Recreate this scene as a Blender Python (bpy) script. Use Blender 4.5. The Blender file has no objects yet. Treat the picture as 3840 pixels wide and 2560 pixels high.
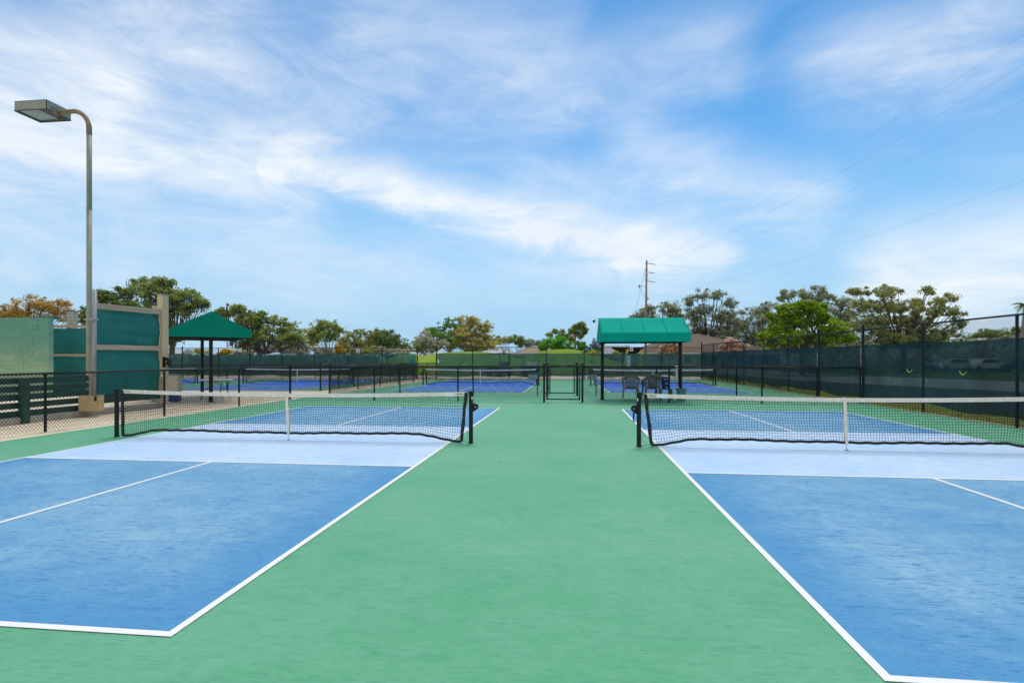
import bpy, math, random
import numpy as np
from mathutils import Vector, Matrix
random.seed(7); RNG = np.random.default_rng(11)
SC = bpy.context.scene; COL = SC.collection
PI = math.pi

# ------------------------------------------------------------------ camera model (measured from the court lines)
FOC, YAW, CX, CY, CZ = 2017.7, 0.11098, 2.148, -9.385, 1.504
HOR = 1342.5
CF = Vector((-math.sin(YAW), math.cos(YAW), 0)); CR = Vector((math.cos(YAW), math.sin(YAW), 0))
CAM = Vector((CX, CY, CZ))
def at(px, py, D):                       # world point at depth D
    return CAM + CF*D + CR*((px-1920)*D/FOC) + Vector((0, 0, (HOR-py)*D/FOC))
def ground_at(px, py, z=0.0):            # world point on the plane z
    D = (CZ-z)*FOC/(py-HOR)
    v = at(px, py, D); v.z = z; return v

# ------------------------------------------------------------------ object helpers
def tag(o, label=None, cat=None, group=None, kind=None):
    if label: o['label'] = label
    if cat: o['category'] = cat
    if group: o['group'] = group
    if kind: o['kind'] = kind
    return o
def thing(name, label, cat, loc=(0, 0, 0), rotz=0.0, group=None):
    o = bpy.data.objects.new(name, None); COL.objects.link(o)
    o.location = loc; o.rotation_euler = (0, 0, rotz); o.empty_display_size = .2
    return tag(o, label, cat, group)
def dup(root, loc, rotz=0.0, label=None):
    def rec(o, parent):
        c = o.copy(); COL.objects.link(c)
        if parent is not None: c.parent = parent
        for ch in o.children: rec(ch, c)
        return c
    r = rec(root, None); r.location = loc; r.rotation_euler = (0, 0, rotz)
    if label: r['label'] = label
    return r

class MB:
    def __init__(s): s.v = []; s.f = []; s.m = []
    def add(s, vs, fs, mi=0):
        b = len(s.v); s.v += [tuple(v) for v in vs]; s.f += [tuple(i+b for i in f) for f in fs]; s.m += [mi]*len(fs)
    def box(s, c, size, rot=None, mi=0):
        x, y, z = (q/2 for q in size); c = Vector(c)
        vs = [Vector(q) for q in ((-x,-y,-z),(x,-y,-z),(x,y,-z),(-x,y,-z),(-x,-y,z),(x,-y,z),(x,y,z),(-x,y,z))]
        if rot is not None: vs = [rot @ v for v in vs]
        s.add([v+c for v in vs], [(0,3,2,1),(4,5,6,7),(0,1,5,4),(1,2,6,5),(2,3,7,6),(3,0,4,7)], mi)
    def bar(s, a, b, w, h, mi=0):         # box bar from a to b, w sideways, h upward
        a = Vector(a); b = Vector(b); d = (b-a); L = d.length; d.normalize()
        up = Vector((0,0,1)) if abs(d.z) < .95 else Vector((0,1,0))
        x = d.cross(up).normalized(); z = x.cross(d)
        M = Matrix((x, d, z)).transposed()
        s.box((a+b)/2, (w, L, h), M, mi)
    def tube(s, pts, r, n=8, caps=True, mi=0):
        pts = [Vector(p) for p in pts]; k = len(pts)
        rs = r if isinstance(r, (list, tuple)) else [r]*k
        vs = []; prev = None
        for i, p in enumerate(pts):
            d = (pts[min(i+1, k-1)]-pts[max(i-1, 0)]).normalized()
            if prev is None:
                x = d.orthogonal().normalized()
            else:
                x = (prev - d*prev.dot(d)); x = x.normalized() if x.length > 1e-6 else d.orthogonal().normalized()
            prev = x; y = d.cross(x)
            for j in range(n):
                t = 2*PI*j/n; vs.append(p + (x*math.cos(t)+y*math.sin(t))*rs[i])
        fs = [(i*n+j, i*n+(j+1) % n, (i+1)*n+(j+1) % n, (i+1)*n+j) for i in range(k-1) for j in range(n)]
        if caps: fs += [tuple(reversed(range(n))), tuple(range((k-1)*n, k*n))]
        s.add(vs, fs, mi)
    def lathe(s, prof, n=24, c=(0,0,0), mi=0):
        c = Vector(c); vs = []
        for r, z in prof:
            for j in range(n):
                t = 2*PI*j/n; vs.append(c+Vector((r*math.cos(t), r*math.sin(t), z)))
        k = len(prof)
        fs = [(i*n+j, i*n+(j+1) % n, (i+1)*n+(j+1) % n, (i+1)*n+j) for i in range(k-1) for j in range(n)]
        fs += [tuple(reversed(range(n))), tuple(range((k-1)*n, k*n))]
        s.add(vs, fs, mi)
    def poly_prism(s, pts, n, th, mi=0):   # planar outline pts extruded by th along n
        pts = [Vector(p) for p in pts]; n = Vector(n)*th; k = len(pts)
        s.add(pts+[p+n for p in pts], [tuple(range(k)), tuple(reversed(range(k, 2*k)))] + [(i, i+k, (i+1) % k+k, (i+1) % k) for i in range(k)], mi)
    def quad(s, a, b, c, d, mi=0): s.add([a, b, c, d], [(0, 1, 2, 3)], mi)
    def grid(s, fn, nu, nv, mi=0):
        vs = [fn(i/nu, j/nv) for j in range(nv+1) for i in range(nu+1)]
        s.add(vs, [(j*(nu+1)+i, j*(nu+1)+i+1, (j+1)*(nu+1)+i+1, (j+1)*(nu+1)+i) for j in range(nv) for i in range(nu)], mi)
    def build(s, name, mat, parent=None, smooth=False, bevel=0.0, solid=0.0, fix=True):
        me = bpy.data.meshes.new(name); me.from_pydata(s.v, [], s.f); me.update()
        mats = mat if isinstance(mat, (list, tuple)) else [mat]
        for m in mats: me.materials.append(m)
        if len(mats) > 1: me.polygons.foreach_set('material_index', s.m)
        if smooth: me.polygons.foreach_set('use_smooth', [True]*len(me.polygons))
        o = bpy.data.objects.new(name, me); COL.objects.link(o)
        if parent is not None:
            o.parent = parent
            if fix: o.matrix_parent_inverse = Matrix.Identity(4)
        if bevel:
            b = o.modifiers.new('b', 'BEVEL'); b.width = bevel; b.segments = 2; b.limit_method = 'ANGLE'
        if solid:
            b = o.modifiers.new('s', 'SOLIDIFY'); b.thickness = solid
        return o
def np_mesh(name, V, F4, mat, parent=None):
    me = bpy.data.meshes.new(name); n = len(F4)
    me.vertices.add(len(V)); me.vertices.foreach_set('co', np.asarray(V, np.float32).ravel())
    me.loops.add(n*4); me.loops.foreach_set('vertex_index', np.asarray(F4, np.int32).ravel())
    me.polygons.add(n); me.polygons.foreach_set('loop_start', np.arange(0, n*4, 4, dtype=np.int32))
    me.polygons.foreach_set('loop_total', np.full(n, 4, np.int32))
    me.update(calc_edges=True); me.validate(); me.materials.append(mat)
    o = bpy.data.objects.new(name, me); COL.objects.link(o)
    if parent is not None: o.parent = parent
    return o

# ------------------------------------------------------------------ node helpers / materials
class NT:
    def __init__(s, nt): s.nt = nt; s.n = nt.nodes; s.l = nt.links
    def new(s, t, **k):
        n = s.n.new(t)
        for a, b in k.items(): setattr(n, a, b)
        return n
    def put(s, sock, v):
        if hasattr(v, 'is_output'): s.l.new(v, sock)
        else: sock.default_value = v
    def math(s, op, a, b=None, c=None, clamp=False):
        n = s.new('ShaderNodeMath', operation=op, use_clamp=clamp)
        s.put(n.inputs[0], a)
        if b is not None: s.put(n.inputs[1], b)
        if c is not None: s.put(n.inputs[2], c)
        return n.outputs[0]
    def sstep(s, v, a, b, lo=0.0, hi=1.0):
        n = s.new('ShaderNodeMapRange', interpolation_type='SMOOTHSTEP')
        s.put(n.inputs[0], v); s.put(n.inputs[1], a); s.put(n.inputs[2], b); s.put(n.inputs[3], lo); s.put(n.inputs[4], hi)
        return n.outputs[0]
    def noise(s, vec, scale, detail=4, rough=.55, dist=0.0):
        n = s.new('ShaderNodeTexNoise'); s.l.new(vec, n.inputs['Vector'])
        n.inputs['Scale'].default_value = scale; n.inputs['Detail'].default_value = detail
        n.inputs['Roughness'].default_value = rough; n.inputs['Distortion'].default_value = dist
        return n.outputs['Fac']
    def mapping(s, vec, rot=(0,0,0), scale=(1,1,1), loc=(0,0,0)):
        n = s.new('ShaderNodeMapping'); s.l.new(vec, n.inputs[0])
        n.inputs['Rotation'].default_value = rot; n.inputs['Scale'].default_value = scale; n.inputs['Location'].default_value = loc
        return n.outputs[0]
    def mix(s, fac, a, b, mode='MIX'):
        n = s.new('ShaderNodeMix', data_type='RGBA', blend_type=mode, clamp_factor=True)
        s.put(n.inputs[0], fac); s.put(n.inputs[6], col4(a)); s.put(n.inputs[7], col4(b)); return n.outputs[2]
    def ramp(s, fac, stops):
        n = s.new('ShaderNodeValToRGB'); s.l.new(fac, n.inputs[0]); e = n.color_ramp.elements
        while len(e) < len(stops): e.new(.5)
        for q, (p, c) in zip(e, stops): q.position = p; q.color = col4(c)
        return n.outputs[0]
def col4(c): return c if hasattr(c, 'is_output') else (tuple(c) + (1.0,))[:4]
def srgb(r, g, b):
    f = lambda u: (u/12.92 if u <= .04045 else ((u+.055)/1.055)**2.4)
    return tuple(f(x/255) for x in (r, g, b))
def mat_new(name):
    m = bpy.data.materials.new(name); m.use_nodes = True; nt = NT(m.node_tree)
    b = m.node_tree.nodes['Principled BSDF']; return m, nt, b
def simple(name, c, rough=.5, metal=0.0, var=.12, scale=8.0, bump=0.0, spec=.5, c2=None):
    m, nt, b = mat_new(name)
    tc = nt.new('ShaderNodeTexCoord').outputs['Object']
    n = nt.noise(tc, scale, 6, .6)
    a = tuple(x*(1-var) for x in c); d = c2 if c2 else tuple(min(1, x*(1+var)) for x in c)
    nt.put(b.inputs['Base Color'], nt.ramp(n, [(.3, a), (.7, d)]))
    b.inputs['Roughness'].default_value = rough; b.inputs['Metallic'].default_value = metal
    b.inputs['Specular IOR Level'].default_value = spec
    if bump:
        bn = nt.new('ShaderNodeBump'); bn.inputs['Strength'].default_value = bump; bn.inputs['Distance'].default_value = .02
        nt.l.new(nt.noise(tc, scale*6, 4, .6), bn.inputs['Height']); nt.l.new(bn.outputs[0], b.inputs['Normal'])
    return m

def court_mat(name, base, worn, dark, edge=None, streak=1.0, half=None, wearamt=1.0):
    """acrylic court paint: worn cloudy patches, dark scuff strokes, fine grit"""
    m, nt, b = mat_new(name)
    tc = nt.new('ShaderNodeTexCoord').outputs['Object']
    big = nt.noise(tc, .5, 5, .55, .4); mid = nt.noise(tc, 3.6, 7, .70, .8); fine = nt.noise(tc, 17, 5, .7, .6)
    w = nt.math('ADD', nt.math('MULTIPLY', big, .62), nt.math('ADD', nt.math('MULTIPLY', mid, .42), nt.math('MULTIPLY', fine, .34)))
    w = nt.sstep(w, .52, .86)
    if half:
        sx = nt.new('ShaderNodeSeparateXYZ'); nt.l.new(tc, sx.inputs[0])
        dx = nt.math('SUBTRACT', half[0], nt.math('ABSOLUTE', sx.outputs[0])); dy = nt.math('SUBTRACT', half[1], nt.math('ABSOLUTE', sx.outputs[1]))
        dist = nt.math('ADD', nt.math('MINIMUM', dx, dy), nt.math('MULTIPLY', nt.math('SUBTRACT', mid, .5), 1.0))
        e = nt.sstep(dist, .0, 1.1); w = nt.math('MULTIPLY', nt.math('ADD', nt.math('MULTIPLY', w, .75), .25), e)
    w = nt.math('MULTIPLY', w, wearamt)
    c = nt.mix(w, base, worn)
    for i, (rot, sc) in enumerate(((1.15, 3.2), (.75, 4.2), (1.5, 3.6), (2.0, 5.0), (1.0, 6.2), (.2, 4.0))):
        v = nt.mapping(tc, (0, 0, rot), (sc*.95, sc*8.5, 1), (i*7.3, i*3.1, 0))
        s = nt.noise(v, 1.0, 3, .5, 1.6)
        s = nt.sstep(s, .585, .66)
        s = nt.math('MULTIPLY', s, nt.sstep(nt.noise(tc, 1.3+.4*i, 3), .42, .58))
        c = nt.mix(nt.math('MULTIPLY', s, .80*streak), c, dark)
    g = nt.noise(tc, 110, 3, .7); c = nt.mix(nt.math('MULTIPLY', nt.sstep(g, .52, .70), .42), c, worn)
    g2 = nt.noise(nt.mapping(tc, (0, 0, 1.1), (16, 30, 1)), 1.0, 6, .75); c = nt.mix(nt.math('MULTIPLY', nt.sstep(g2, .50, .70), .30*streak), c, dark)
    nt.put(b.inputs['Base Color'], c); b.inputs['Roughness'].default_value = .62; b.inputs['Specular IOR Level'].default_value = .35
    bn = nt.new('ShaderNodeBump'); bn.inputs['Strength'].default_value = .25; bn.inputs['Distance'].default_value = .003
    nt.l.new(nt.noise(tc, 240, 2), bn.inputs['Height']); nt.l.new(bn.outputs[0], b.inputs['Normal'])
    return m

def wood_mat(name, a, c, d, along='Z', scale=1.0, rough=.75):
    m, nt, b = mat_new(name); tc = nt.new('ShaderNodeTexCoord').outputs['Object']
    sc = {'X': (1.2, 22, 22), 'Y': (22, 1.2, 22), 'Z': (22, 22, 1.2)}[along]
    v = nt.mapping(tc, (0, 0, 0), tuple(q*scale for q in sc))
    n = nt.noise(v, 1.0, 6, .6, .8); n2 = nt.noise(tc, 3.0, 3)
    c1 = nt.ramp(n, [(.25, a), (.5, c), (.75, d)])
    nt.put(b.inputs['Base Color'], nt.mix(nt.math('MULTIPLY', n2, .5), c1, tuple(x*.8 for x in c)))
    b.inputs['Roughness'].default_value = rough
    bn = nt.new('ShaderNodeBump'); bn.inputs['Strength'].default_value = .4; bn.inputs['Distance'].default_value = .01
    nt.l.new(n, bn.inputs['Height']); nt.l.new(bn.outputs[0], b.inputs['Normal'])
    return m

def leaf_mat(name, stops, trans=.35, gain=1.0):
    rr_ = .86 if stops[1][1][1] > stops[1][1][0]*.85 else 1.0
    stops = [(p, (min(.8, c[0]*gain*rr_), min(.8, c[1]*gain), min(.8, c[2]*gain*1.35))) for p, c in stops]
    m, nt, b = mat_new(name)
    g = nt.new('ShaderNodeNewGeometry').outputs['Random Per Island']
    c = nt.ramp(g, stops)
    tc = nt.new('ShaderNodeTexCoord').outputs['Object']
    big = nt.noise(tc, .55, 3, .6)
    c = nt.mix(nt.sstep(big, .40, .68, 0, .35), c, tuple(x*.8 for x in stops[0][1]))
    d = nt.new('ShaderNodeBsdfDiffuse'); nt.put(d.inputs[0], c)
    t = nt.new('ShaderNodeBsdfTranslucent'); nt.put(t.inputs[0], nt.mix(.5, c, tuple(min(1, x*1.35) for x in stops[-1][1])))
    ms = nt.new('ShaderNodeMixShader'); ms.inputs[0].default_value = trans
    nt.l.new(d.outputs[0], ms.inputs[1]); nt.l.new(t.outputs[0], ms.inputs[2])
    nt.l.new(ms.outputs[0], m.node_tree.nodes['Material Output'].inputs[0])
    return m

def screen_mat(name, c, see=.3, tint=(.55, .75, .72)):
    """woven shade cloth: part of the light passes through the open weave"""
    m, nt, b = mat_new(name); tc = nt.new('ShaderNodeTexCoord').outputs['Object']
    n = nt.noise(tc, 1.6, 5, .6, .5); wv = nt.noise(nt.mapping(tc, (0, 0, 0), (14, 14, 120)), 1.0, 3)
    cc = nt.ramp(n, [(.3, tuple(x*.8 for x in c)), (.7, tuple(x*1.25 for x in c))])
    cc = nt.mix(nt.math('MULTIPLY', wv, .35), cc, tuple(x*.6 for x in c))
    nt.put(b.inputs['Base Color'], cc); b.inputs['Roughness'].default_value = .85; b.inputs['Specular IOR Level'].default_value = .2
    tr = nt.new('ShaderNodeBsdfTransparent'); tr.inputs[0].default_value = tint + (1,)
    tl = nt.new('ShaderNodeBsdfTranslucent'); nt.put(tl.inputs[0], cc)
    m0 = nt.new('ShaderNodeMixShader'); m0.inputs[0].default_value = .3
    nt.l.new(b.outputs[0], m0.inputs[1]); nt.l.new(tl.outputs[0], m0.inputs[2])
    ms = nt.new('ShaderNodeMixShader'); nt.put(ms.inputs[0], nt.math('ADD', nt.math('MULTIPLY', nt.math('SUBTRACT', n, .5), .25), see))
    nt.l.new(m0.outputs[0], ms.inputs[1]); nt.l.new(tr.outputs[0], ms.inputs[2])
    nt.l.new(ms.outputs[0], m.node_tree.nodes['Material Output'].inputs[0])
    return m

M = {}
G_D, G_B, G_L = (.038, .25, .13), (.074, .335, .18), (.135, .385, .24)
M['green'] = court_mat('green_acrylic', G_B, G_L, G_D, streak=.45)
M['green_far'] = court_mat('green_acrylic_far', (.065, .25, .145), (.10, .33, .20), (.045, .2, .11), streak=.5)
M['blue'] = court_mat('blue_acrylic', (.062, .262, .50), (.235, .435, .585), (.030, .18, .44), half=(3.0, 6.65))
M['kitchen'] = court_mat('pale_blue_acrylic', (.41, .59, .835), (.53, .675, .835), (.235, .43, .735), streak=.8)
M['blue_far'] = court_mat('blue_acrylic_far', (.045, .19, .56), (.09, .27, .58), (.035, .15, .47), half=(3.0, 6.65), wearamt=.8)
M['kitchen_far'] = court_mat('royal_blue_acrylic', (.016, .13, .74), (.03, .165, .76), (.015, .10, .6), streak=.5)
M['line'] = simple('white_line_paint', (.78, .78, .77), .6, var=.05, scale=30)
def concrete_mat(name, a, b_, c):
    m, nt, b = mat_new(name); tc = nt.new('ShaderNodeTexCoord').outputs['Object']
    n = nt.noise(tc, .8, 8, .65, .3); n2 = nt.noise(tc, 60, 3, .7)
    cc = nt.ramp(n, [(.3, a), (.52, b_), (.72, c)])
    nt.put(b.inputs['Base Color'], nt.mix(nt.sstep(n2, .45, .7, 0, .35), cc, tuple(x*.7 for x in b_)))
    b.inputs['Roughness'].default_value = .85
    bn = nt.new('ShaderNodeBump'); bn.inputs['Strength'].default_value = .3; bn.inputs['Distance'].default_value = .004
    nt.l.new(n2, bn.inputs['Height']); nt.l.new(bn.outputs[0], b.inputs['Normal'])
    return m
M['concrete'] = concrete_mat('sandy_concrete', (.56, .47, .34), (.72, .62, .47), (.78, .69, .56))
M['path'] = concrete_mat('pinkish_concrete', (.42, .33, .27), (.55, .45, .37), (.62, .52, .43))
M['kerb'] = concrete_mat('grey_concrete', (.26, .24, .21), (.40, .37, .32), (.5, .46, .41))
M['asphalt'] = concrete_mat('asphalt', (.36, .36, .36), (.46, .46, .46), (.54, .54, .54))
M['asphalt_dark'] = concrete_mat('asphalt_dark', (.05, .05, .055), (.07, .07, .075), (.09, .09, .09))
def lawn_mat(name, stops, scale=3.0):
    m, nt, b = mat_new(name); tc = nt.new('ShaderNodeTexCoord').outputs['Object']
    n = nt.noise(tc, scale, 8, .7); n1 = nt.noise(tc, .12, 3)
    c = nt.ramp(nt.math('ADD', nt.math('MULTIPLY', n, .7), nt.math('MULTIPLY', n1, .3)), stops)
    nt.put(b.inputs['Base Color'], c); b.inputs['Roughness'].default_value = .9; b.inputs['Specular IOR Level'].default_value = .1
    return m
M['lawn'] = lawn_mat('lawn_grass', [(.3, (.06, .085, .022)), (.5, (.11, .15, .03)), (.7, (.17, .17, .05))])
M['mound'] = lawn_mat('mown_grass', [(.32, (.13, .22, .02)), (.5, (.18, .29, .03)), (.7, (.30, .31, .06))], .9)
M['mulch'] = simple('brown_mulch', (.09, .06, .045), .95, var=.4, scale=20)
M['black'] = simple('black_vinyl', (.010, .012, .016), .42, var=.2, spec=.28)
M['wire'] = simple('black_wire', (.008, .009, .011), .7, var=.2, spec=.15)
M['black_matte'] = simple('black_cloth', (.014, .015, .018), .8, var=.3, scale=25)
M['netcord'] = simple('black_net_cord', (.010, .011, .016), .85, var=.2, spec=.1)
M['tape'] = simple('cream_net_tape', (.74, .66, .53), .8, var=.08, scale=14, c2=(.85, .79, .69))
M['tape_white'] = simple('clean_white_tape', (.78, .78, .76), .75, var=.06, scale=14)
M['steel'] = simple('bright_steel', (.6, .6, .6), .3, 1.0, var=.1)
M['galv'] = simple('galvanised_steel', (.30, .30, .31), .55, .3, var=.15, scale=5)
M['canvas'] = simple('green_canvas', (.004, .21, .145), .85, var=.07, scale=2.5, spec=.05)
M['canvas_r'] = simple('teal_green_canvas', (.004, .32, .25), .85, var=.09, scale=1.3, spec=.05)
M['post_blk'] = simple('black_painted_steel', (.009, .010, .013), .42, var=.2, spec=.25)
M['screen_back'] = screen_mat('green_windscreen_cloth', (.066, .155, .148), .34, (.46, .70, .70))
M['screen_side'] = screen_mat('dark_windscreen_cloth', (.012, .050, .064), .155, (.62, .8, .8))
M['screen_wood'] = screen_mat('teal_shade_cloth', (.040, .25, .24), .04, (.3, .6, .6))
M['vent'] = simple('vent_sunlit_grass', (.62, .68, .10), .6, var=.1)  # colour of sunlit grass seen through the vent slits, painted onto solid arcs
M['white'] = simple('white_plastic', (.80, .80, .80), .4, var=.04)
M['darkgreen'] = simple('dark_green_paint', (.018, .065, .052), .65, var=.3, scale=5, bump=.1)
M['wood_post'] = wood_mat('weathered_post', (.42, .32, .18), (.56, .46, .30), (.64, .56, .43), 'Z')
M['wood_post_grey'] = wood_mat('grey_post', (.28, .27, .22), (.38, .37, .31), (.46, .45, .39), 'Z')
M['wood_beam'] = wood_mat('weathered_beam', (.30, .20, .14), (.46, .35, .27), (.58, .48, .40), 'X', .7)
M['card'] = simple('cardboard', (.60, .43, .24), .85, var=.1, scale=6)
M['paper'] = simple('white_paper', (.82, .82, .82), .8, var=.03)
M['lamp'] = simple('lamp_paint', (.27, .28, .235), .55, var=.14, scale=7)
M['lamp_rust'] = simple('rusty_lamp_paint', (.30, .27, .20), .65, var=.1, scale=9, c2=(.22, .12, .06))
M['lens'] = simple('lamp_lens', (.36, .40, .42), .15, var=.1)
M['lamp_dark'] = simple('lamp_reflector', (.05, .055, .055), .3, var=.2)
M['pole_wood'] = wood_mat('utility_pole_wood', (.19, .13, .07), (.27, .20, .12), (.34, .27, .18), 'Z', .5)
M['yellow'] = simple('yellow_guard', (.72, .42, .02), .5, var=.08)
M['chair'] = simple('grey_green_plastic', (.19, .20, .195), .38, var=.15)
M['chair_foot'] = simple('pale_foot', (.6, .6, .6), .6)
M['cooler'] = simple('navy_plastic', (.010, .022, .20), .35, var=.1)
M['bin'] = simple('teal_bin_plastic', (.10, .30, .31), .45, var=.12)
M['stool'] = simple('green_plastic', (.05, .14, .10), .5, var=.12)
M['sign_green'] = simple('green_sign', (.010, .14, .13), .5, var=.06)
M['digit_black'] = simple('black_lettering', (.015, .015, .015), .6)
M['digit_red'] = simple('dark_red_lettering', (.28, .012, .03), .6)
M['rack'] = simple('slate_blue_tray', (.05, .075, .13), .5, var=.12)
M['rack_panel'] = simple('pale_slate_panel', (.20, .27, .36), .6, var=.1)
M['beige'] = simple('beige_plastic', (.50, .46, .36), .6, var=.08)
M['bark'] = simple('oak_bark', (.085, .068, .052), .95, var=.35, scale=6)
M['bark_pale'] = simple('pale_bark', (.30, .27, .23), .95, var=.3, scale=6)
M['bark_pine'] = simple('pine_bark', (.17, .13, .10), .95, var=.3, scale=6)
M['roof_brown'] = simple('brown_shingle', (.125, .090, .068), .9, var=.12, scale=3)
M['roof_beige'] = simple('beige_shingle', (.30, .235, .165), .9, var=.08, scale=2)
M['roof_grey'] = simple('grey_shingle', (.27, .285, .30), .9, var=.08, scale=2)
M['roof_white'] = simple('pale_metal_roof', (.48, .53, .58), .6, var=.05, scale=2)
M['house_wall'] = simple('stucco', (.28, .30, .32), .85, var=.08, scale=2)
M['house_white'] = simple('white_trim', (.75, .76, .76), .7)
M['glass'] = simple('dark_glass', (.02, .025, .03), .08)
M['cart_roof'] = simple('cart_roof', (.55, .56, .54), .5); M['cart_dark'] = simple('cart_dark', (.02, .03, .05), .5)
M['cart_body'] = simple('cart_body', (.04, .06, .08), .35); M['tyre'] = simple('tyre', (.015, .015, .015), .8)
M['car_silver'] = simple('silver_paint', (.5, .52, .55), .25, .5); M['car_dark'] = simple('dark_paint', (.03, .035, .045), .25)
M['car_white'] = simple('white_paint', (.75, .75, .75), .25)
M['dead_leaf'] = leaf_mat('dead_leaves', [(.0, (.05, .022, .010)), (.5, (.12, .045, .018)), (1, (.2, .085, .03))], .1)
M['moss'] = leaf_mat('spanish_moss', [(.0, (.10, .085, .065)), (1, (.17, .15, .12))], .2)
LEAF = {
 'oak':   [(0, (.022, .032, .008)), (.5, (.052, .066, .014)), (.85, (.085, .095, .020)), (1, (.13, .12, .03))],
 'oak2':  [(0, (.020, .030, .009)), (.5, (.048, .062, .016)), (1, (.085, .09, .026))],
 'olive': [(0, (.040, .040, .014)), (.5, (.075, .074, .022)), (1, (.13, .115, .035))],
 'mossy': [(0, (.042, .042, .022)), (.5, (.074, .074, .034)), (1, (.12, .11, .05))],
 'ochre': [(0, (.11, .075, .022)), (.45, (.28, .18, .035)), (.8, (.44, .28, .04)), (1, (.50, .34, .07))],
 'tan':   [(0, (.045, .045, .012)), (.4, (.09, .086, .018)), (.75, (.16, .115, .024)), (1, (.2, .135, .035))],
 'lime':  [(0, (.060, .10, .006)), (.5, (.145, .22, .012)), (.85, (.24, .30, .018)), (1, (.31, .36, .03))],
 'bush':  [(0, (.030, .085, .010)), (.5, (.060, .15, .012)), (1, (.11, .21, .02))],
 'green': [(0, (.03, .065, .010)), (.5, (.065, .125, .016)), (1, (.13, .18, .03))],
 'brush': [(0, (.055, .048, .03)), (.5, (.105, .09, .05)), (1, (.17, .14, .085))],
 'dark':  [(0, (.022, .024, .012)), (.5, (.04, .042, .02)), (1, (.06, .06, .03))],
 'yellow':[(0, (.28, .17, .01)), (.5, (.45, .28, .012)), (1, (.55, .37, .03))],
 'dry':   [(0, (.20, .075, .02)), (.4, (.42, .20, .06)), (.75, (.58, .35, .15)), (1, (.72, .56, .34))],
 'silver':[(0, (.11, .12, .10)), (.5, (.19, .2, .17)), (1, (.27, .28, .24))],
}
LM = {k: leaf_mat('leaves_'+k, v, .50, 1.5 if k in ('ochre', 'yellow', 'dry', 'silver', 'lime') else (2.6 if k in ('bush', 'green') else 4.7)) for k, v in LEAF.items()}

# ------------------------------------------------------------------ setting: ground, courts, paths
def sheet(name, pts, z, mat, origin=None):
    o3 = Vector((origin[0], origin[1], 0)) if origin else Vector((0, 0, 0))
    mb = MB(); mb.add([Vector((x, y, z))-o3 for x, y in pts], [tuple(range(len(pts)))])
    o = mb.build(name, mat); o.location = o3; o['kind'] = 'structure'; return o
sheet('ground', [(-900, -300), (900, -300), (900, 1500), (-900, 1500)], -.030, M['lawn'])
sheet('concrete_apron', [(-60, -20), (-8.0, -20), (-7.7, 12.2), (-7.3, 28.6), (-60, 28.6)], -.012, M['concrete'])
sheet('cart_path', [(-60, 28.0), (12.2, 30.0), (12.2, 37.5), (-60, 35.0)], -.008, M['path'])
sheet('court_surface', [(-8.28, -20), (11.68, -20), (11.68, 3), (11.72, 13), (11.35, 30.2), (-7.45, 27.75), (-7.8, 12.2), (-8.05, 9.2)], 0, M['green'])
sheet('court_surface.001', [(-45, 14.55), (-9.42, 14.5), (-9.15, 27.8), (-45, 27.9)], -.002, M['green_far'])
def court(x0, y0, far=False, rot=0.0):
    """x0,y0 = middle of the net line"""
    blue, kit = (M['blue_far'], M['kitchen_far']) if far else (M['blue'], M['kitchen'])
    R_ = Matrix.Rotation(rot, 2)
    def P(x, y): v = R_ @ Vector((x, y)); return (v.x+x0, v.y+y0)
    def rect(a, b, c, d): return [P(a, b), P(c, b), P(c, d), P(a, d)]
    hx, hy, k = 3.048, 6.706, 2.134
    for s in (-1, 1):
        sheet('playing_area', rect(-hx+.02, min(s*k, s*hy)+.02*(s < 0), hx-.02, max(s*k, s*hy)-.02*(s > 0)), .0025, blue, (x0, y0))
    sheet('non_volley_zone', rect(-hx+.02, -k, hx-.02, k), .0035, kit, (x0, y0))
    w = .051; mb = MB()
    def ln(a, b, c, d): q = rect(a, b, c, d); mb.add([(x-x0, y-y0, .0055) for x, y in q], [(0, 1, 2, 3)])
    ln(-hx, -hy, -hx+w, hy); ln(hx-w, -hy, hx, hy)
    ln(-hx+w, -hy, hx-w, -hy+w); ln(-hx+w, hy-w, hx-w, hy)
    ln(-hx+w, -k, hx-w, -k+w); ln(-hx+w, k-w, hx-w, k)
    ln(-w/2, -hy+w, w/2, -k); ln(-w/2, k, w/2, hy-w)
    o = mb.build('court_markings', M['line']); o.location = (x0, y0, 0); o['kind'] = 'structure'
court(-3.048, 0); court(3.594+3.048, 0)
court(-3.0, 20.85, True); court(6.62, 21.1, True, .03)
court(-13.95, 20.85, True); court(-23.6, 20.85, True)
# edging and verge along the fence on the right
mb = MB(); mb.bar((11.73, -10, -.005), (11.77, 13, -.005), .1, .03); mb.bar((11.77, 13, -.005), (11.4, 30.2, -.005), .1, .03)
mb.build('edging_strip', M['path'])['kind'] = 'structure'
sheet('mulch_strip', [(11.7, -10), (11.9, -10), (11.95, 13), (11.6, 31), (11.4, 31)], -.016, M['mulch'])
# road and far parking beyond the right fence
sheet('road', [(40, -14), (46, -14), (25.6, 44), (27.4, 80), (15, 80), (17.6, 29), (22.1, 17.4)], -.018, M['asphalt'])
sheet('road.001', [(13.8, -14), (34, -14), (21.6, 17.0), (17.3, 28.5), (15.5, 33), (13.9, 20)], -.017, M['asphalt_dark'])
sheet('parking_lot', [(30, 92), (120, 80), (120, 140), (30, 150)], -.019, M['asphalt'])
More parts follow.
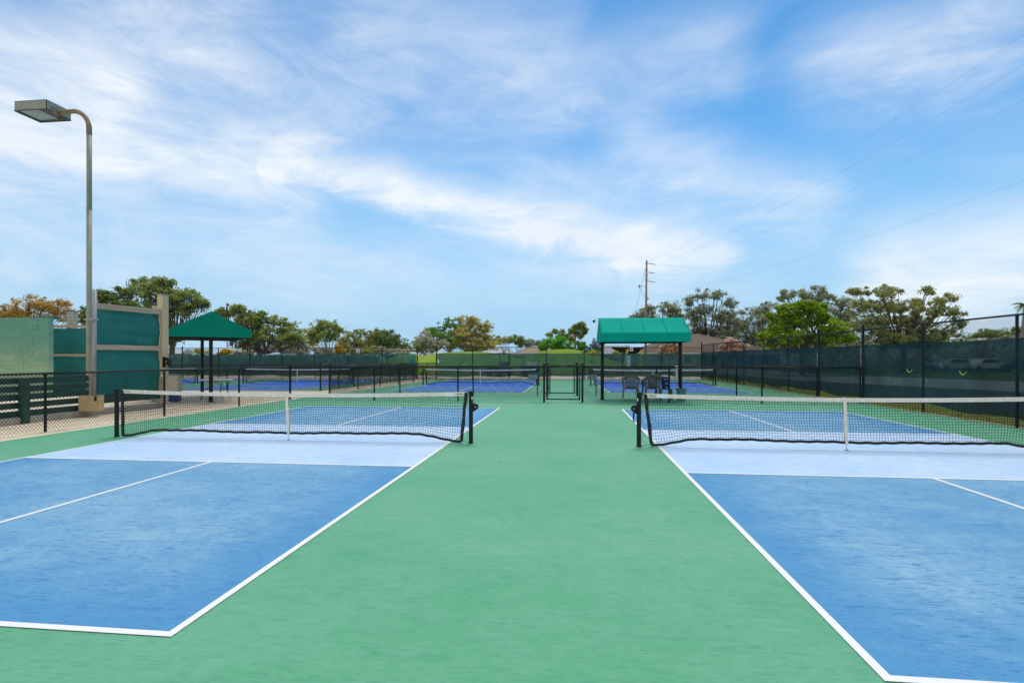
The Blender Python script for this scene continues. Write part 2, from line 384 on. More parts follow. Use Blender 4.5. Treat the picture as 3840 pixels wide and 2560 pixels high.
# grass mounds of the golf course
def hill(name, c, rx, ry, h):
    def fn(u, v):
        x, y = (u-.5)*6, (v-.5)*6
        q = h*math.exp(-((x*x+y*y)/2)**1.25)*(1+.05*math.sin(2.3*x+1.3)*math.cos(2*y))-.25
        return Vector((c.x+x*rx, c.y+y*ry, q))
    mb = MB(); mb.grid(fn, 60, 40); o = mb.build(name, M['mound'], smooth=True); o['kind'] = 'structure'
hill('hill', at(1745, HOR, 62), 7.0, 5.5, 2.40)
hill('hill.001', at(2105, HOR, 80), 6.2, 5.0, 2.95)
hill('hill.002', at(1540, HOR, 75), 5.0, 5.0, 2.1)
hill('hill.003', at(900, HOR, 85), 12, 5.0, 1.2)

# grass blades on the verge beside the right fence
n = 42000
gx = 11.78+RNG.random(n)**1.3*2.0; gy = 1.5+RNG.random(n)*29
gx = gx - np.clip((gy-13)*.022, 0, 1)
hgt = .03+.075*RNG.random(n); ang = RNG.random(n)*2*PI; wd = .008+.012*RNG.random(n)
lx = (RNG.random(n)-.5)*.16; ly = (RNG.random(n)-.5)*.16
dxn, dyn = np.cos(ang)*wd, np.sin(ang)*wd
V = np.empty((n, 4, 3))
V[:, 0] = np.stack([gx-dxn, gy-dyn, np.full(n, -.03)], 1); V[:, 1] = np.stack([gx+dxn, gy+dyn, np.full(n, -.03)], 1)
V[:, 2] = np.stack([gx+dxn*.3+lx, gy+dyn*.3+ly, hgt], 1); V[:, 3] = np.stack([gx-dxn*.3+lx, gy-dyn*.3+ly, hgt], 1)
verge = leaf_mat('verge_blades', [(0, (.20, .22, .04)), (.2, (.32, .20, .10)), (.45, (.27, .38, .05)), (.8, (.40, .50, .08)), (1, (.50, .54, .14))], .45)
o = np_mesh('grass', V.reshape(-1, 3), np.arange(n*4).reshape(-1, 4), verge)
tag(o, 'yellow green grass verge along the foot of the fence on the right', 'grass', kind='stuff')

# ------------------------------------------------------------------ chain link fences
def chain(mb, A, B, z0, z1, pitch=.075, r=.0021, over=.03):
    A = Vector((A[0], A[1], 0)); B = Vector((B[0], B[1], 0)); d = B-A; L = d.length; d.normalize()
    z1 += over; h = z1-z0; nrm = Vector((-d.y, d.x, 0))
    for fam, off in ((1, r*.6), (-1, -r*.6)):
        k = -h if fam == 1 else 0.0
        end = L if fam == 1 else L+h
        while k < end:
            if fam == 1: u0, w0, u1, w1 = k, 0, k+h, h
            else: u0, w0, u1, w1 = k, 0, k-h, h
            s0, s1 = 0.0, 1.0
            du = u1-u0
            for lim, sgn in ((0, 1), (L, -1)):
                a0, a1 = (u0-lim)*sgn, (u1-lim)*sgn
                if a0 < 0 and a1 < 0: s0, s1 = 1, 0; break
                if a0 < 0: s0 = max(s0, a0/(a0-a1))
                elif a1 < 0: s1 = min(s1, a0/(a0-a1))
            if s1-s0 > 1e-3:
                p = A+d*(u0+du*s0)+Vector((0, 0, z0+h*s0)); q = A+d*(u0+du*s1)+Vector((0, 0, z0+h*s1))
                a = (q-p).normalized(); sd = a.cross(nrm)*r; nn = nrm*r; c = nrm*off*2
                vs = []
                for e in (p, q): vs += [e+c+sd, e+c-sd*.5+nn*.87, e+c-sd*.5-nn*.87]
                mb.add(vs, [(0, 1, 4, 3), (1, 2, 5, 4), (2, 0, 3, 5)])
            k += pitch
def cap_post(mb, p, h, r):
    mb.lathe([(r, 0), (r, h-.02), (r*1.12, h-.02), (r*1.12, h), (r*.8, h+.018), (r*.3, h+.028)], 12, (p[0], p[1], 0))
def fence(label, posts, h, wire_z0=.03, line_r=.027, term=(), term_r=.038, term_h=None, group=None, off=.035, pitch=.075, wire_r=.0040, cloth=None, rail=True, skip=()):
    """posts: list of (x,y); term: indices of tall terminal posts; off: which side the mesh hangs"""
    x0, y0 = posts[0]
    t = thing('chain_link_fence', label, 'fence', (x0, y0, 0), 0, group)
    P_ = [(x-x0, y-y0) for x, y in posts]
    for i, p in enumerate(P_):
        if i in skip: continue
        mb = MB(); tm = i in term
        cap_post(mb, p, (term_h or h+.13) if tm else h-.02, term_r if tm else line_r)
        mb.build('post', M['black'], t, smooth=False)
    mb = MB()
    for a, b in zip(P_, P_[1:]): mb.tube([(a[0], a[1], h), (b[0], b[1], h)], .021, 8)
    mb.build('top_rail', M['black'], t, smooth=True)
    mb = MB()
    for a, b in zip(P_, P_[1:]):
        d = Vector((b[0]-a[0], b[1]-a[1])).normalized(); o_ = Vector((d.y, -d.x))*off
        chain(mb, (a[0]+o_.x, a[1]+o_.y), (b[0]+o_.x, b[1]+o_.y), wire_z0, h, pitch, wire_r)
    # bottom tension wire
    for a, b in zip(P_, P_[1:]):
        d = Vector((b[0]-a[0], b[1]-a[1])).normalized(); o_ = Vector((d.y, -d.x))*(off+.004)
        mb.tube([(a[0]+o_.x, a[1]+o_.y, wire_z0+.12), (b[0]+o_.x, b[1]+o_.y, wire_z0+.12)], .0025, 4)
    mb.build('wire_mesh', M['wire'], t)
    return t
GRP = 'black chain link fences'
def lerp_pts(a, b, n): return [(a[0]+(b[0]-a[0])*i/n, a[1]+(b[1]-a[1])*i/n) for i in range(n+1)]
fence('low black chain link fence between the concrete apron and the left front court', [(-8.62, -8.7), (-8.6, -5.6), (-8.57, -2.55), (-8.53, .47), (-8.43, 3.57), (-8.25, 6.47), (-8.11, 9.3)], 1.19, term=(6,), term_h=1.32, group=GRP, off=-.035, wire_r=.0040)
FB = [(-8.11, 9.3), (-4.88, 9.2), (-1.82, 9.13), (1.20, 9.08)]
fence('low black chain link fence behind the left front court, ending at the gate', FB, 1.19, term=(3,), term_h=1.32, group=GRP, off=.035)
fence('low black chain link fence behind the right front court, under the teal canopy eave', [(2.50, 9.1), (5.40, 9.2), (8.46, 9.42), (11.70, 9.72)], 1.19, term=(0,), term_h=1.32, group=GRP, off=.035)
fence('second low chain link fence behind the gate corridor, reaching the footpath', [(-7.91, 12.1), (-4.9, 12.15), (-1.85, 12.2), (1.15, 12.3)], 1.17, term=(0, 3), term_h=1.32, group=GRP, off=.035)
fence('second low chain link fence behind the stacked chairs and cooler', [(2.35, 12.35), (5.5, 12.55), (8.65, 12.85), (11.72, 12.97)], 1.17, term=(0,), term_h=1.32, group=GRP, off=.035)
fence('low chain link fence running back along the right edge of the footpath', [(-7.91, 12.16), (-7.88, 15.04), (-7.79, 17.75), (-7.72, 20.5), (-7.62, 23.1), (-7.5, 25.7), (-7.41, 27.9)], 1.17, group=GRP, skip=(0,), off=-.035)
fence('low chain link fence running back along the left edge of the footpath', [(-9.45, 14.44), (-9.35, 16.2), (-9.33, 18.01), (-9.25, 20.8), (-9.19, 23.4), (-9.09, 26.1), (-8.95, 28.2)], 1.17, term=(0,), term_h=1.33, group=GRP, skip=(6,), off=.035)
fence('low chain link fence across the near end of the far left courts', [(-22.5, 14.44), (-18.3, 14.44), (-14.09, 14.44), (-9.45, 14.40)], 1.19, group=GRP, skip=(3,), off=.035)

def cloth_grid(a, b, z0, z1, nrm, seed, nu=40, nv=8, amp=.02, sag=.05):
    rr = random.Random(seed); ph = [rr.random()*6.28 for _ in range(6)]
    a = Vector((a[0], a[1], 0)); b = Vector((b[0], b[1], 0)); n = Vector((nrm[0], nrm[1], 0)); L = (b-a).length
    def fn(u, v):
        s = u*L
        bot = sag*(.5*math.sin(s*1.1+ph[0])+.5*math.sin(s*2.3+ph[1])); top = .25*sag*math.sin(s*2.0+ph[2])
        w = amp*(math.sin(s*2.7+ph[3]+v*1.5)+.6*math.sin(s*6.1-v*2+ph[4])+.5*math.sin(v*5+ph[5]+s))*.5
        edge = min(1, min(u, 1-u)*12)
        return a.lerp(b, u)+n*(w*edge)+Vector((0, 0, z0+bot*(1-v)*edge+(z1-z0+top)*v))
    mb = MB(); mb.grid(fn, nu, nv); return mb
def vent_arc(mb, c, along, w=.13, drop=.10, r=.009):
    c = Vector(c); al = Vector(along).normalized()
    pts = []
    for i in range(11):
        t = -1+2*i/10
        pts.append(c+al*(t*w)+Vector((0, 0, -drop*(1-abs(t)**2.2))))
    mb.tube(pts, [r*(.35+.65*(1-abs(-1+2*i/10)**3)) for i in range(11)], 5)
def tall_fence(label, posts, h, terms, th, cloth, zlo, zhi, side, mat, vents=(), group='tall windscreen fences', off=.03, seed=1):
    x0, y0 = posts[0]; t = fence(label, posts, h, .05, .03, terms, .045, th, group, off=off, wire_r=.0028)
    for k, (i, j) in enumerate(cloth):
        a = Vector(posts[i])-Vector((x0, y0)); b = Vector(posts[j])-Vector((x0, y0)); d = (b-a).normalized()
        n_ = Vector((d.y, -d.x))*side; a2 = a+n_*.055+d*.07; b2 = b+n_*.055-d*.07
        L = (b2-a2).length
        c = cloth_grid(a2, b2, zlo, zhi, n_, seed*10+k, max(8, int(L*6)), 12, .045, .07).build('windscreen', mat, t, smooth=True)
        for (kk, u, z) in vents:
            if kk == k:
                mb = MB(); p = a2.lerp(b2, u)+n_*.035
                vent_arc(mb, (p.x, p.y, z), (d.x, d.y, 0)); mb.build('vent', M['vent'], c)
    return t
# back fence, left and right of the footpath gap
bl = lerp_pts((-42.2, 28.5), (-8.9, 28.28), 11)
bl = [(-41, 28.4), (-37, 28.4), (-33, 28.4), (-30, 28.36), (-27.17, 28.34)] + [tuple(ground_at(px, 1417.3+(px-684)*.0043)[:2]) for px in (819, 937, 1057, 1180, 1305, 1433)] + [(-8.9, 28.28)]
tall_fence('tall black fence with green windscreen behind the far left courts', bl, 2.25, (4, 11), 2.38, ((0, 4), (4, 11)), .2, 1.82, 1, M['screen_back'], ((1, .2, 1.1), (1, .62, 1.1), (1, .9, 1.12)), seed=2)
br = [(-7.41, 27.95)] + [tuple(ground_at(px, 1422)[:2]) for px in (1772, 1909, 2048.6, 2190.8, 2334.7, 2481)] + [(11.41, 30.55)]
tall_fence('tall black fence with green windscreen behind the far right courts', br, 2.27, (0, 7), 2.40, ((0, 7),), .2, 1.84, 1, M['screen_back'], ((0, .10, 1.12), (0, .56, 1.1), (0, .35, 1.12), (0, .77, 1.12)), seed=3)
rf = [(11.41, 30.55), (11.47, 27.6), (11.53, 24.6), (11.6, 21.6), (11.66, 18.7), (11.74, 15.8), (11.8, 12.97), (11.81, 9.77), (11.78, 6.62), (11.70, 3.37), (11.66, .2), (11.66, -3), (11.66, -6.2)]
tall_fence('tall black fence with dark windscreen along the right side of the courts', rf, 2.44, (0, 6, 7), 2.62, ((0, 6), (6, 7), (7, 12)), .2, 1.93, 1, M['screen_side'], ((2, .165, 1.2), (2, .30, 1.2), (2, .55, 1.2)), off=.02, seed=4)
# scrap of screen and gate frame at the far left corner
# gates
def gate(label, a, b, lean=0.0, lo=.10, hi=1.27):
    a = Vector((a[0], a[1], 0)); b = Vector((b[0], b[1], 0)); L = (b-a).length; d = (b-a)/L
    t = thing('fence_gate', label, 'gate', a, math.atan2(d.y, d.x), 'walk through gates in the low fences')
    mb = MB(); r = .022
    for x in (.09, L-.09): mb.tube([(x, 0, lo-.03), (x, 0, hi+.03)], r, 8)
    for z in (lo, hi-.07): mb.tube([(.09, 0, z), (L-.09, 0, z)], r, 8)
    mb.tube([(.14, .0, lo), (.14, 0, hi-.1)], .008, 5); mb.tube([(L-.14, .0, lo), (L-.14, 0, hi-.1)], .008, 5)
    mb.build('gate_frame', M['black'], t, smooth=True)
    mb = MB(); chain(mb, (.1, 0), (L-.1, 0), lo, hi-.07); mb.build('wire_mesh', M['wire'], t)
    mb = MB(); mb.box((L-.05, -.03, .98), (.10, .05, .03)); mb.box((L-.02, -.03, 1.02), (.03, .05, .12)); mb.build('latch', M['black'], t)
    for z in (.3, 1.0):
        mb = MB(); mb.box((.045, 0, z), (.12, .06, .04)); mb.build('hinge', M['black'], t)
gate('black gate in the front fence at the end of the green lane', (1.20, 9.08), (2.50, 9.1))
gate('black gate in the second fence, behind the front gate', (1.15, 12.3), (2.35, 12.35))

# ------------------------------------------------------------------ nets
def net(label, xl, xr, y, winch=None, fine=True, lace=True, tilt=0.0, clean=False, plaque=False):
    """posts at xl and xr"""
    L = xr-xl
    t = thing('pickleball_net', label, 'net', (xl, y, 0), tilt, 'pickleball nets')
    for x in (0, L):
        mb = MB(); mb.lathe([(.045, 0), (.045, .015), (.038, .02), (.038, .90), (.040, .90), (.040, .918), (.034, .924)], 16, (x, 0, 0))
        mb.build('post', M['black'], t, smooth=False)
    sl0, sl1 = .085, .17                      # sleeve offset at top and bottom
    if winch == 'R': e0, e1 = (.12, .13), (sl0, sl1)
    else: e0, e1 = (sl0+.02, sl1+.04), (.12, .13)
    def ztop(u): return .905-.05*4*u*(1-u)
    def zbot(u):
        k = min(u, 1-u)*L
        rise = min(1, k/.85); rise = rise*rise*(3-2*rise)
        return .025+rise*(.112+.010*math.sin(u*L*1.3+L)+.005*math.sin(u*L*4.7))
    def X(u, v): return e0[0]*v+e0[1]*(1-v)+u*(L-(e0[0]+e1[0])*v-(e0[1]+e1[1])*(1-v))
    def pt(u, v):                             # v 0 bottom..1 top
        z = zbot(u)+(ztop(u)-zbot(u))*v
        q = v*(1-v)*4
        dx = .010*q*math.sin(u*L*5+v*9)+.006*q*math.sin(u*L*13-v*17)
        dy = .02*q*math.sin(u*L*1.7+1.3)+.01*math.sin(u*L*4+v*5)*q
        return Vector((X(u, v)+dx, dy, z))
    nu = int(L/(.046 if fine else .05)); nv = 16 if fine else 14; r = .0030 if fine else .0026
    mb = MB()
    for i in range(nu+1):
        u = i/nu; ns = 8 if fine else 3
        mb.tube([pt(u, .0+j/ns*.95) for j in range(ns+1)], r, 3, False)
    for j in range(1, nv):
        v = j/nv*.95; ns = 90 if fine else 24
        mb.tube([pt(i/ns, v) + Vector((0, 0, .004*math.sin(i*1.7+j*2.3))) for i in range(ns+1)], r, 3, False)
    mb.build('net_mesh', M['netcord'], t)
    # head band
    ns = 40
    def band(zf, th, hgt, wob=0.0):
        b = MB(); vs = []; fs = []
        for i in range(ns+1):
            u = i/ns; c, zt = zf(u)
            vs += [(c.x, c.y-th, zt-hgt), (c.x, c.y+th, zt-hgt), (c.x, c.y+th, zt), (c.x, c.y-th, zt)]
        for i in range(ns):
            for k in range(4): fs.append((i*4+k, i*4+(k+1) % 4, i*4+4+(k+1) % 4, i*4+4+k))
        fs += [(0, 1, 2, 3), (ns*4+3, ns*4+2, ns*4+1, ns*4)]
        b.add(vs, fs); return b
    tm = M['tape_white'] if clean else M['tape']
    head = band(lambda u: (pt(u, 1), ztop(u)), .007, .068).build('head_band', tm, t)
    if plaque:
        mb = MB(); x = X(.955 if winch == 'R' else .045, 1); mb.box((x, -.011, ztop(.95)-.036), (.17, .006, .062)); mb.build('plaque', M['paper'], head)
    ns = 120
    band(lambda u: (pt(u, 0)+Vector((0, .006*math.sin(u*L*9), 0)), zbot(u)+.024+.004*math.sin(u*L*23)), .010, .042).build('bottom_band', M['black_matte'], t)
    for (a, b_) in ((X(0, 1), X(0, 0)), (X(1, 1), X(1, 0))):
        mb = MB(); mb.bar((a, 0, ztop(0)-.01), (b_, 0, .03), .012, .05) if False else None
        pts = [Vector((a+(b_-a)*k/6+.004*math.sin(k*2.2), 0, ztop(0)-.01+(.03-ztop(0)+.01)*k/6)) for k in range(7)]
        vs = []; fs = []
        for k, p in enumerate(pts):
            w = .028+.004*math.sin(k*1.9)
            vs += [p+Vector((-w, -.010, 0)), p+Vector((w, -.010, 0)), p+Vector((w, .010, 0)), p+Vector((-w, .010, 0))]
        for k in range(6):
            for q in range(4): fs.append((k*4+q, k*4+(q+1) % 4, k*4+4+(q+1) % 4, k*4+4+q))
        fs += [(0, 1, 2, 3), (27, 26, 25, 24)]
        mb.add(vs, fs); sl = mb.build('side_sleeve', M['black_matte'], t)
        if fine:
            for k in range(1, 6):
                mb = MB(); mb.lathe([(.006, -.003), (.006, .003)], 8, (pts[k].x, -.012, pts[k].z)); mb.build('grommet', M['steel'], sl)
    # centre strap
    zt = ztop(.5); xb = L/2+.03
    mb = MB(); mb.box((L/2, 0, zt-.033), (.052, .022, .078))
    mb.bar((L/2, -.011, zt-.07), (xb, -.013, .10), .048, .006); mb.bar((L/2, .011, zt-.07), (xb, .013, .10), .048, .006)
    st = mb.build('centre_strap', M['tape_white'] if clean else M['tape'], t)
    mb = MB(); mb.tube([(xb, 0, .105), (xb+.004, 0, .05), (xb+.004, 0, 0)], .004, 6); mb.lathe([(.03, 0), (.03, .006)], 12, (xb+.004, 0, .008)); mb.build('anchor_hook', M['galv'], st)
    if lace:
        for side in (0, 1):
            mb = MB()
            px_ = 0 if side == 0 else L; s = 1 if side == 0 else -1
            pts = []; zz = .86; k = 0
            while zz > .05:
                v = (zz-.03)/.87; xs = X(side, max(0, min(1, v)))-s*.03
                pts += [(px_+s*.04, -.012, zz), (xs, -.012, zz-.055), (px_+s*.055, -.012, zz-.085), (px_+s*.055, -.012, zz-.13)] ; zz -= .15
            mb.tube(pts, .0025, 4)
            mb.tube([(px_+s*.03, 0, .895), (X(side, 1), 0, .89)], .003, 5); mb.tube([(px_+s*.03, 0, .02), (X(side, 0), 0, .035)], .003, 5)
            mb.build('lacing', M['netcord'], t)
    if fine:
        for side, s in ((0, 1), (1, -1)):
            mb = MB(); x = X(side, 1)+s*.06
            mb.tube([(x, -.012, .87), (x+s*.11, -.012, .868)], .004, 5)
            mb.build('tie_cord', M['netcord'], head)
    if winch:
        px_, s = (L, 1) if winch == 'R' else (0, -1)
        mb = MB(); out = [(px_+s*.03, .71), (px_+s*.06, .705)]
        for k in range(9):
            a = PI*.42-PI*.84*k/8; out.append((px_+s*(.085+.05*math.cos(a)), .648+.055*math.sin(a)))
        out += [(px_+s*.06, .565), (px_+s*.03, .55)]
        mb.poly_prism([(x, -.03, z) for x, z in (out if s < 0 else out)], (0, 1, 0), .06)
        w = mb.build('winch', M['black'], t, bevel=.006)
        mb = MB(); mb.lathe([(.011, -.02), (.011, .0)], 10, (0, 0, 0)); mb.v = [(x+px_+s*.09, -.03+z, .648+y) for x, y, z in mb.v]; mb.build('winch_bolt', M['steel'], w)
        if s < 0 or not fine:
            mb = MB(); c0 = Vector((px_+s*.085, -.05, .635)); c1 = Vector((px_+s*.10, -.055, .46)); c2 = Vector((px_+s*.085, -.09, .43))
            mb.tube([c0, c1], [.018, .012], 8); mb.tube([c1, c2], .011, 8); mb.build('crank_handle', M['black'], w, smooth=True)
        mb = MB(); mb.tube([(px_+s*.055, 0, .70), (px_+s*.035, 0, .88)], .003, 4); mb.build('winch_cable', M['netcord'], w)
        if fine:
            mb = MB(); mb.box((px_+s*.026, -.029, .80), (.02, .008, .045)); mb.build('round_sticker', M['paper'], t)
    return t
net('pickleball net with cream band on the left front court, winch on its inner post', -6.50, .37, 0, 'R', tilt=0, plaque=True)
net('pickleball net with cream band on the right front court, crank handle on its inner post', 3.28, 9.86, -.05, 'L', tilt=0, plaque=True)
net('white banded net on the far court straight beyond the gate', -6.26, .32, 20.45, 'L', False, False, clean=True)
net('white banded net on the far court behind the stacked chairs', 3.18, 9.95, 20.64, 'L', False, False, tilt=.06, clean=True)
net('white banded net on the far left court beside the footpath', -17.31, -10.57, 20.7, 'L', False, False, clean=True)
net('white banded net on the farthest left court, partly behind the pavilion', -27.0, -20.25, 20.7, 'R', False, False, clean=True)

# ------------------------------------------------------------------ canopies
def gable_canopy(label, c, rot, length, width, z0, z1, z2, mat, post_u, inset=.0):
    """ridge along local x"""
    t = thing('shade_canopy', label, 'canopy', (c[0], c[1], 0), rot, 'gabled canvas shade canopies')
    l, w = length/2, width/2; th = .012
    mb = MB()
    def slab(pts):
        pts = [Vector(p) for p in pts]; n_ = (pts[1]-pts[0]).cross(pts[2]-pts[0]).normalized(); mb.poly_prism(pts, n_, -th)
    # slopes with a slight sag between frame bars
    for s in (-1, 1):
        def fn(u, v, s=s):
            sag = -.03*math.sin(PI*v)*(.6+.4*abs(math.sin(u*PI*3)))
            return Vector((-l+2*l*u, s*w*(1-v), z1+(z2-z1)*v+sag))
        mb.grid(fn, 24, 8)
    roof = mb.build('roof_canvas', mat, t, smooth=True, solid=.006)
    for k in (1, 2, 3):
        x = -l+2*l*k/4; mb = MB()
        for s in (-1, 1): mb.bar((x, s*w, z1+.009), (x, 0, z2+.006), .022, .006)
        mb.build('seam', mat, roof)
    for s in (-1, 1):
        mb = MB(); mb.add([(s*l, -w, z1), (s*l, w, z1), (s*l, 0, z2)], [(0, 1, 2)])
        mb.quad((s*l, -w, z0), (s*l, w, z0), (s*l, w, z1), (s*l, -w, z1)); mb.build('gable_end', mat, t, solid=.006)
    for s in (-1, 1):
        mb = MB(); mb.quad((-l, s*w, z0), (l, s*w, z0), (l, s*w, z1), (-l, s*w, z1)); mb.build('valance', mat, t, solid=.006)
    mb = MB(); r = .02; a, b = l-.03, w-.03
    for z in (z0+.02, z1-.02):
        for s in (-1, 1):
            mb.tube([(-a, s*b, z), (a, s*b, z)], r, 8); mb.tube([(s*a, -b, z), (s*a, b, z)], r, 8)
    mb.tube([(-a, 0, z2-.05), (a, 0, z2-.05)], .025, 8)
    k = 4
    for i in range(k+1):
        x = -a+2*a*i/k
        for s in (-1, 1): mb.tube([(x, s*b, z1-.02), (x, 0, z2-.05)], .014, 6)
        mb.tube([(x, -b, z0+.02), (x, b, z0+.02)], .016, 6)
    mb.build('frame', M['post_blk'], t, smooth=True)
    mb = MB(); nn = int(length/.14)
    for i in range(nn):
        x = -a+2*a*i/nn
        for s in (-1, 1): mb.tube([(x, s*b, z0+.02), (x+.1, s*(w-.004), z0+.07)], .003, 3)
    mb.build('lacing', M['tape_white'], t)
    for u in post_u:
        mb = MB(); mb.box((u, 0, (z2-.06)/2), (.115, .115, z2-.06)); p = mb.build('post', M['post_blk'], t, bevel=.008)
        mb = MB(); mb.box((u, 0, .008), (.2, .2, .016)); mb.build('base_plate', M['post_blk'], p)
    return t
gable_canopy('bright teal gabled canopy on two black posts above the stacked chairs', (4.61, 10.38), .012, 2.98, 2.45, 2.06, 2.34, 2.95, M['canvas_r'], (-1.37, 1.38))
pc = Vector((-11.5, 9.42)); prot = math.radians(130)
gable_canopy('dark green gabled canopy over the white folding table on the concrete', pc, prot, 4.55, 2.5, 2.22, 2.46, 3.10, M['canvas'], (-2.0, 2.0))
p = at(1546, HOR, 37.6)
t = thing('utility_box', 'dark teal box hung on the back fence beside the footpath gap', 'box', (p.x, p.y, 1.33), YAW)
mb = MB(); mb.box((0, 0, 0), (.48, .12, .34)); o = mb.build('case', M['sign_green'], t, bevel=.015)
mb = MB(); mb.box((.2, -.062, 0), (.06, .008, .30)); mb.build('side_strip', M['canvas'], o)
p = at(1644, HOR, 38.0)
t = thing('gate_sign', 'tiny white sign on the fence post right of the footpath gap', 'sign', (p.x, p.y, 1.30), YAW)
mb = MB(); mb.box((0, 0, 0), (.10, .012, .22)); o = mb.build('panel', M['paper'], t)
mb = MB(); mb.box((0, -.008, .03), (.05, .004, .07)); mb.build('emblem', M['rack'], o)
# small floodlight on the canopy ridge
t = thing('floodlight', 'small dark floodlight on a bracket at the left end of the teal canopy ridge', 'light', (3.12, 10.4, 2.9))
mb = MB(); mb.tube([(0, 0, .02), (-.10, -.02, .04), (-.14, -.02, -.02)], .008, 6); mb.tube([(0, 0, -.06), (-.12, -.02, -.03)], .006, 6); mb.build('bracket', M['galv'], t)
mb = MB(); mb.box((-.18, -.03, -.06), (.09, .10, .085), Matrix.Rotation(.4, 3, 'Y')); mb.build('lamp_head', M['post_blk'], t, bevel=.01)
# white ball tube on the canopy post
t = thing('ball_tube', 'white plastic tube strapped to the right post of the teal canopy', 'tube', (5.88, 10.42, .72))
mb = MB(); mb.lathe([(.05, .02), (.05, .50), (.046, .50), (.046, .52)], 16); mb.build('tube', M['white'], t, smooth=False)
mb = MB(); mb.lathe([(.012, -.10), (.012, .02)], 8); mb.build('lower_rod', M['white'], t)

# ------------------------------------------------------------------ chairs, cooler, bin
def make_chair(label):
    t = thing('plastic_chair', label, 'chair', (0, 0, 0), 0, 'stacked grey plastic chairs')
    mb = MB()
    def seat(u, v):
        x = (u-.5)*(.44-.06*(1-v)); y = -.20+.42*v
        return Vector((x, y, .425-.03*math.sin(PI*u)*.6-.02*(1-v)+.012*math.sin(PI*v)))
    mb.grid(seat, 10, 10); mb.build('seat', M['chair'], t, smooth=True, solid=.012)
    mb = MB()                                                     # hooped rim of the back running down into the arms
    hoop = [(-.30, .16, .60), (-.315, .0, .635), (-.315, -.14, .655), (-.30, -.235, .70), (-.245, -.29, .775), (-.14, -.325, .825), (0, -.335, .84)]
    hoop = hoop+[(-x, y, z) for x, y, z in reversed(hoop[:-1])]
    P = [Vector(q) for q in hoop]; vs = []; fs = []
    for i, p in enumerate(P):
        d = (P[min(i+1, len(P)-1)]-P[max(i-1, 0)]).normalized()
        inw = Vector((-p.x, 0, .35-p.z)).normalized() if abs(p.y) > .2 or i in (5, 6, 7) else Vector((-p.x, 0, 0)).normalized()
        th = d.cross(inw).normalized()
        for a, b_ in ((0, -.5), (1, -.5), (1, .5), (0, .5)): vs.append(p+inw*(a*.048)+th*(b_*.014))
    for i in range(len(P)-1):
        for q in range(4): fs.append((i*4+q, i*4+(q+1) % 4, i*4+4+(q+1) % 4, i*4+4+q))
    mb.add(vs, fs); mb.build('back_rim', M['chair'], t, smooth=False, bevel=.004)
    mb = MB()                                                     # lattice of the back
    def bp(x, z): f = (z-.42)/.42; return Vector((x, -.205-.125*f-.02*(1-(x/.2)**2)*.5, z))
    W = lambda z: .135+.075*(z-.42)/.38
    for k in range(-9, 10):
        for s in (-1, 1):
            pts = []
            for j in range(13):
                z = .45+.35*j/12; x = k*.045+s*(z-.62)*.62
                if abs(x) <= W(z): pts.append(bp(x, z))
            if len(pts) > 1: mb.tube(pts, .0072, 4)
    for z in (.44, .80): mb.tube([bp(W(z)*q/6, z) for q in range(-6, 7)], .018 if z < .5 else .012, 6)
    for s in (-1, 1): mb.tube([bp(s*W(.43+.37*j/6), .43+.37*j/6) for j in range(7)], .013, 6)
    mb.build('backrest', M['chair'], t)
    for s in (-1, 1):
        mb = MB(); vs = []
        for (x, y, z, w) in ((-.285, -.27, 0, .022), (-.262, -.245, .25, .03), (-.235, -.215, .46, .04), (-.30, -.23, .69, .03)):
            vs += [Vector((s*-x-w*.9, y-.016, z)), Vector((s*-x+w*.9, y-.016, z)), Vector((s*-x+w*.9, y+.016, z)), Vector((s*-x-w*.9, y+.016, z))]
        fs = [(i*4+q, i*4+(q+1) % 4, i*4+4+(q+1) % 4, i*4+4+q) for i in range(3) for q in range(4)]+[(3, 2, 1, 0), (12, 13, 14, 15)]
        mb.add(vs, fs); lg = mb.build('leg', M['chair'], t, bevel=.004)
        mb = MB(); mb.box((s*.285, -.27, .012), (.05, .045, .024)); mb.build('foot', M['chair_foot'], lg)
        mb = MB(); vs = []
        for (x, y, z, w) in ((-.27, .27, 0, .022), (-.25, .23, .25, .03), (-.235, .19, .44, .035), (-.30, .15, .62, .026)):
            vs += [Vector((s*-x-w*.9, y-.016, z)), Vector((s*-x+w*.9, y-.016, z)), Vector((s*-x+w*.9, y+.016, z)), Vector((s*-x-w*.9, y+.016, z))]
        mb.add(vs, fs); lg = mb.build('leg', M['chair'], t, bevel=.004)
    return t
ch = make_chair('lower grey plastic chair of the pair stacked near the left canopy post')
ch.location = (4.28, 10.72, 0); ch.rotation_euler[2] = -.05
dup(ch, (4.285, 10.685, .055), -.05, 'upper grey plastic chair of the pair stacked near the left canopy post')
dup(ch, (5.02, 10.80, 0), .16, 'bottom grey plastic chair of the three stacked next to the blue cooler')
dup(ch, (5.026, 10.765, .05), .16, 'middle grey plastic chair of the three stacked next to the blue cooler')
dup(ch, (5.032, 10.73, .10), .16, 'topmost grey plastic chair of the three stacked next to the blue cooler')
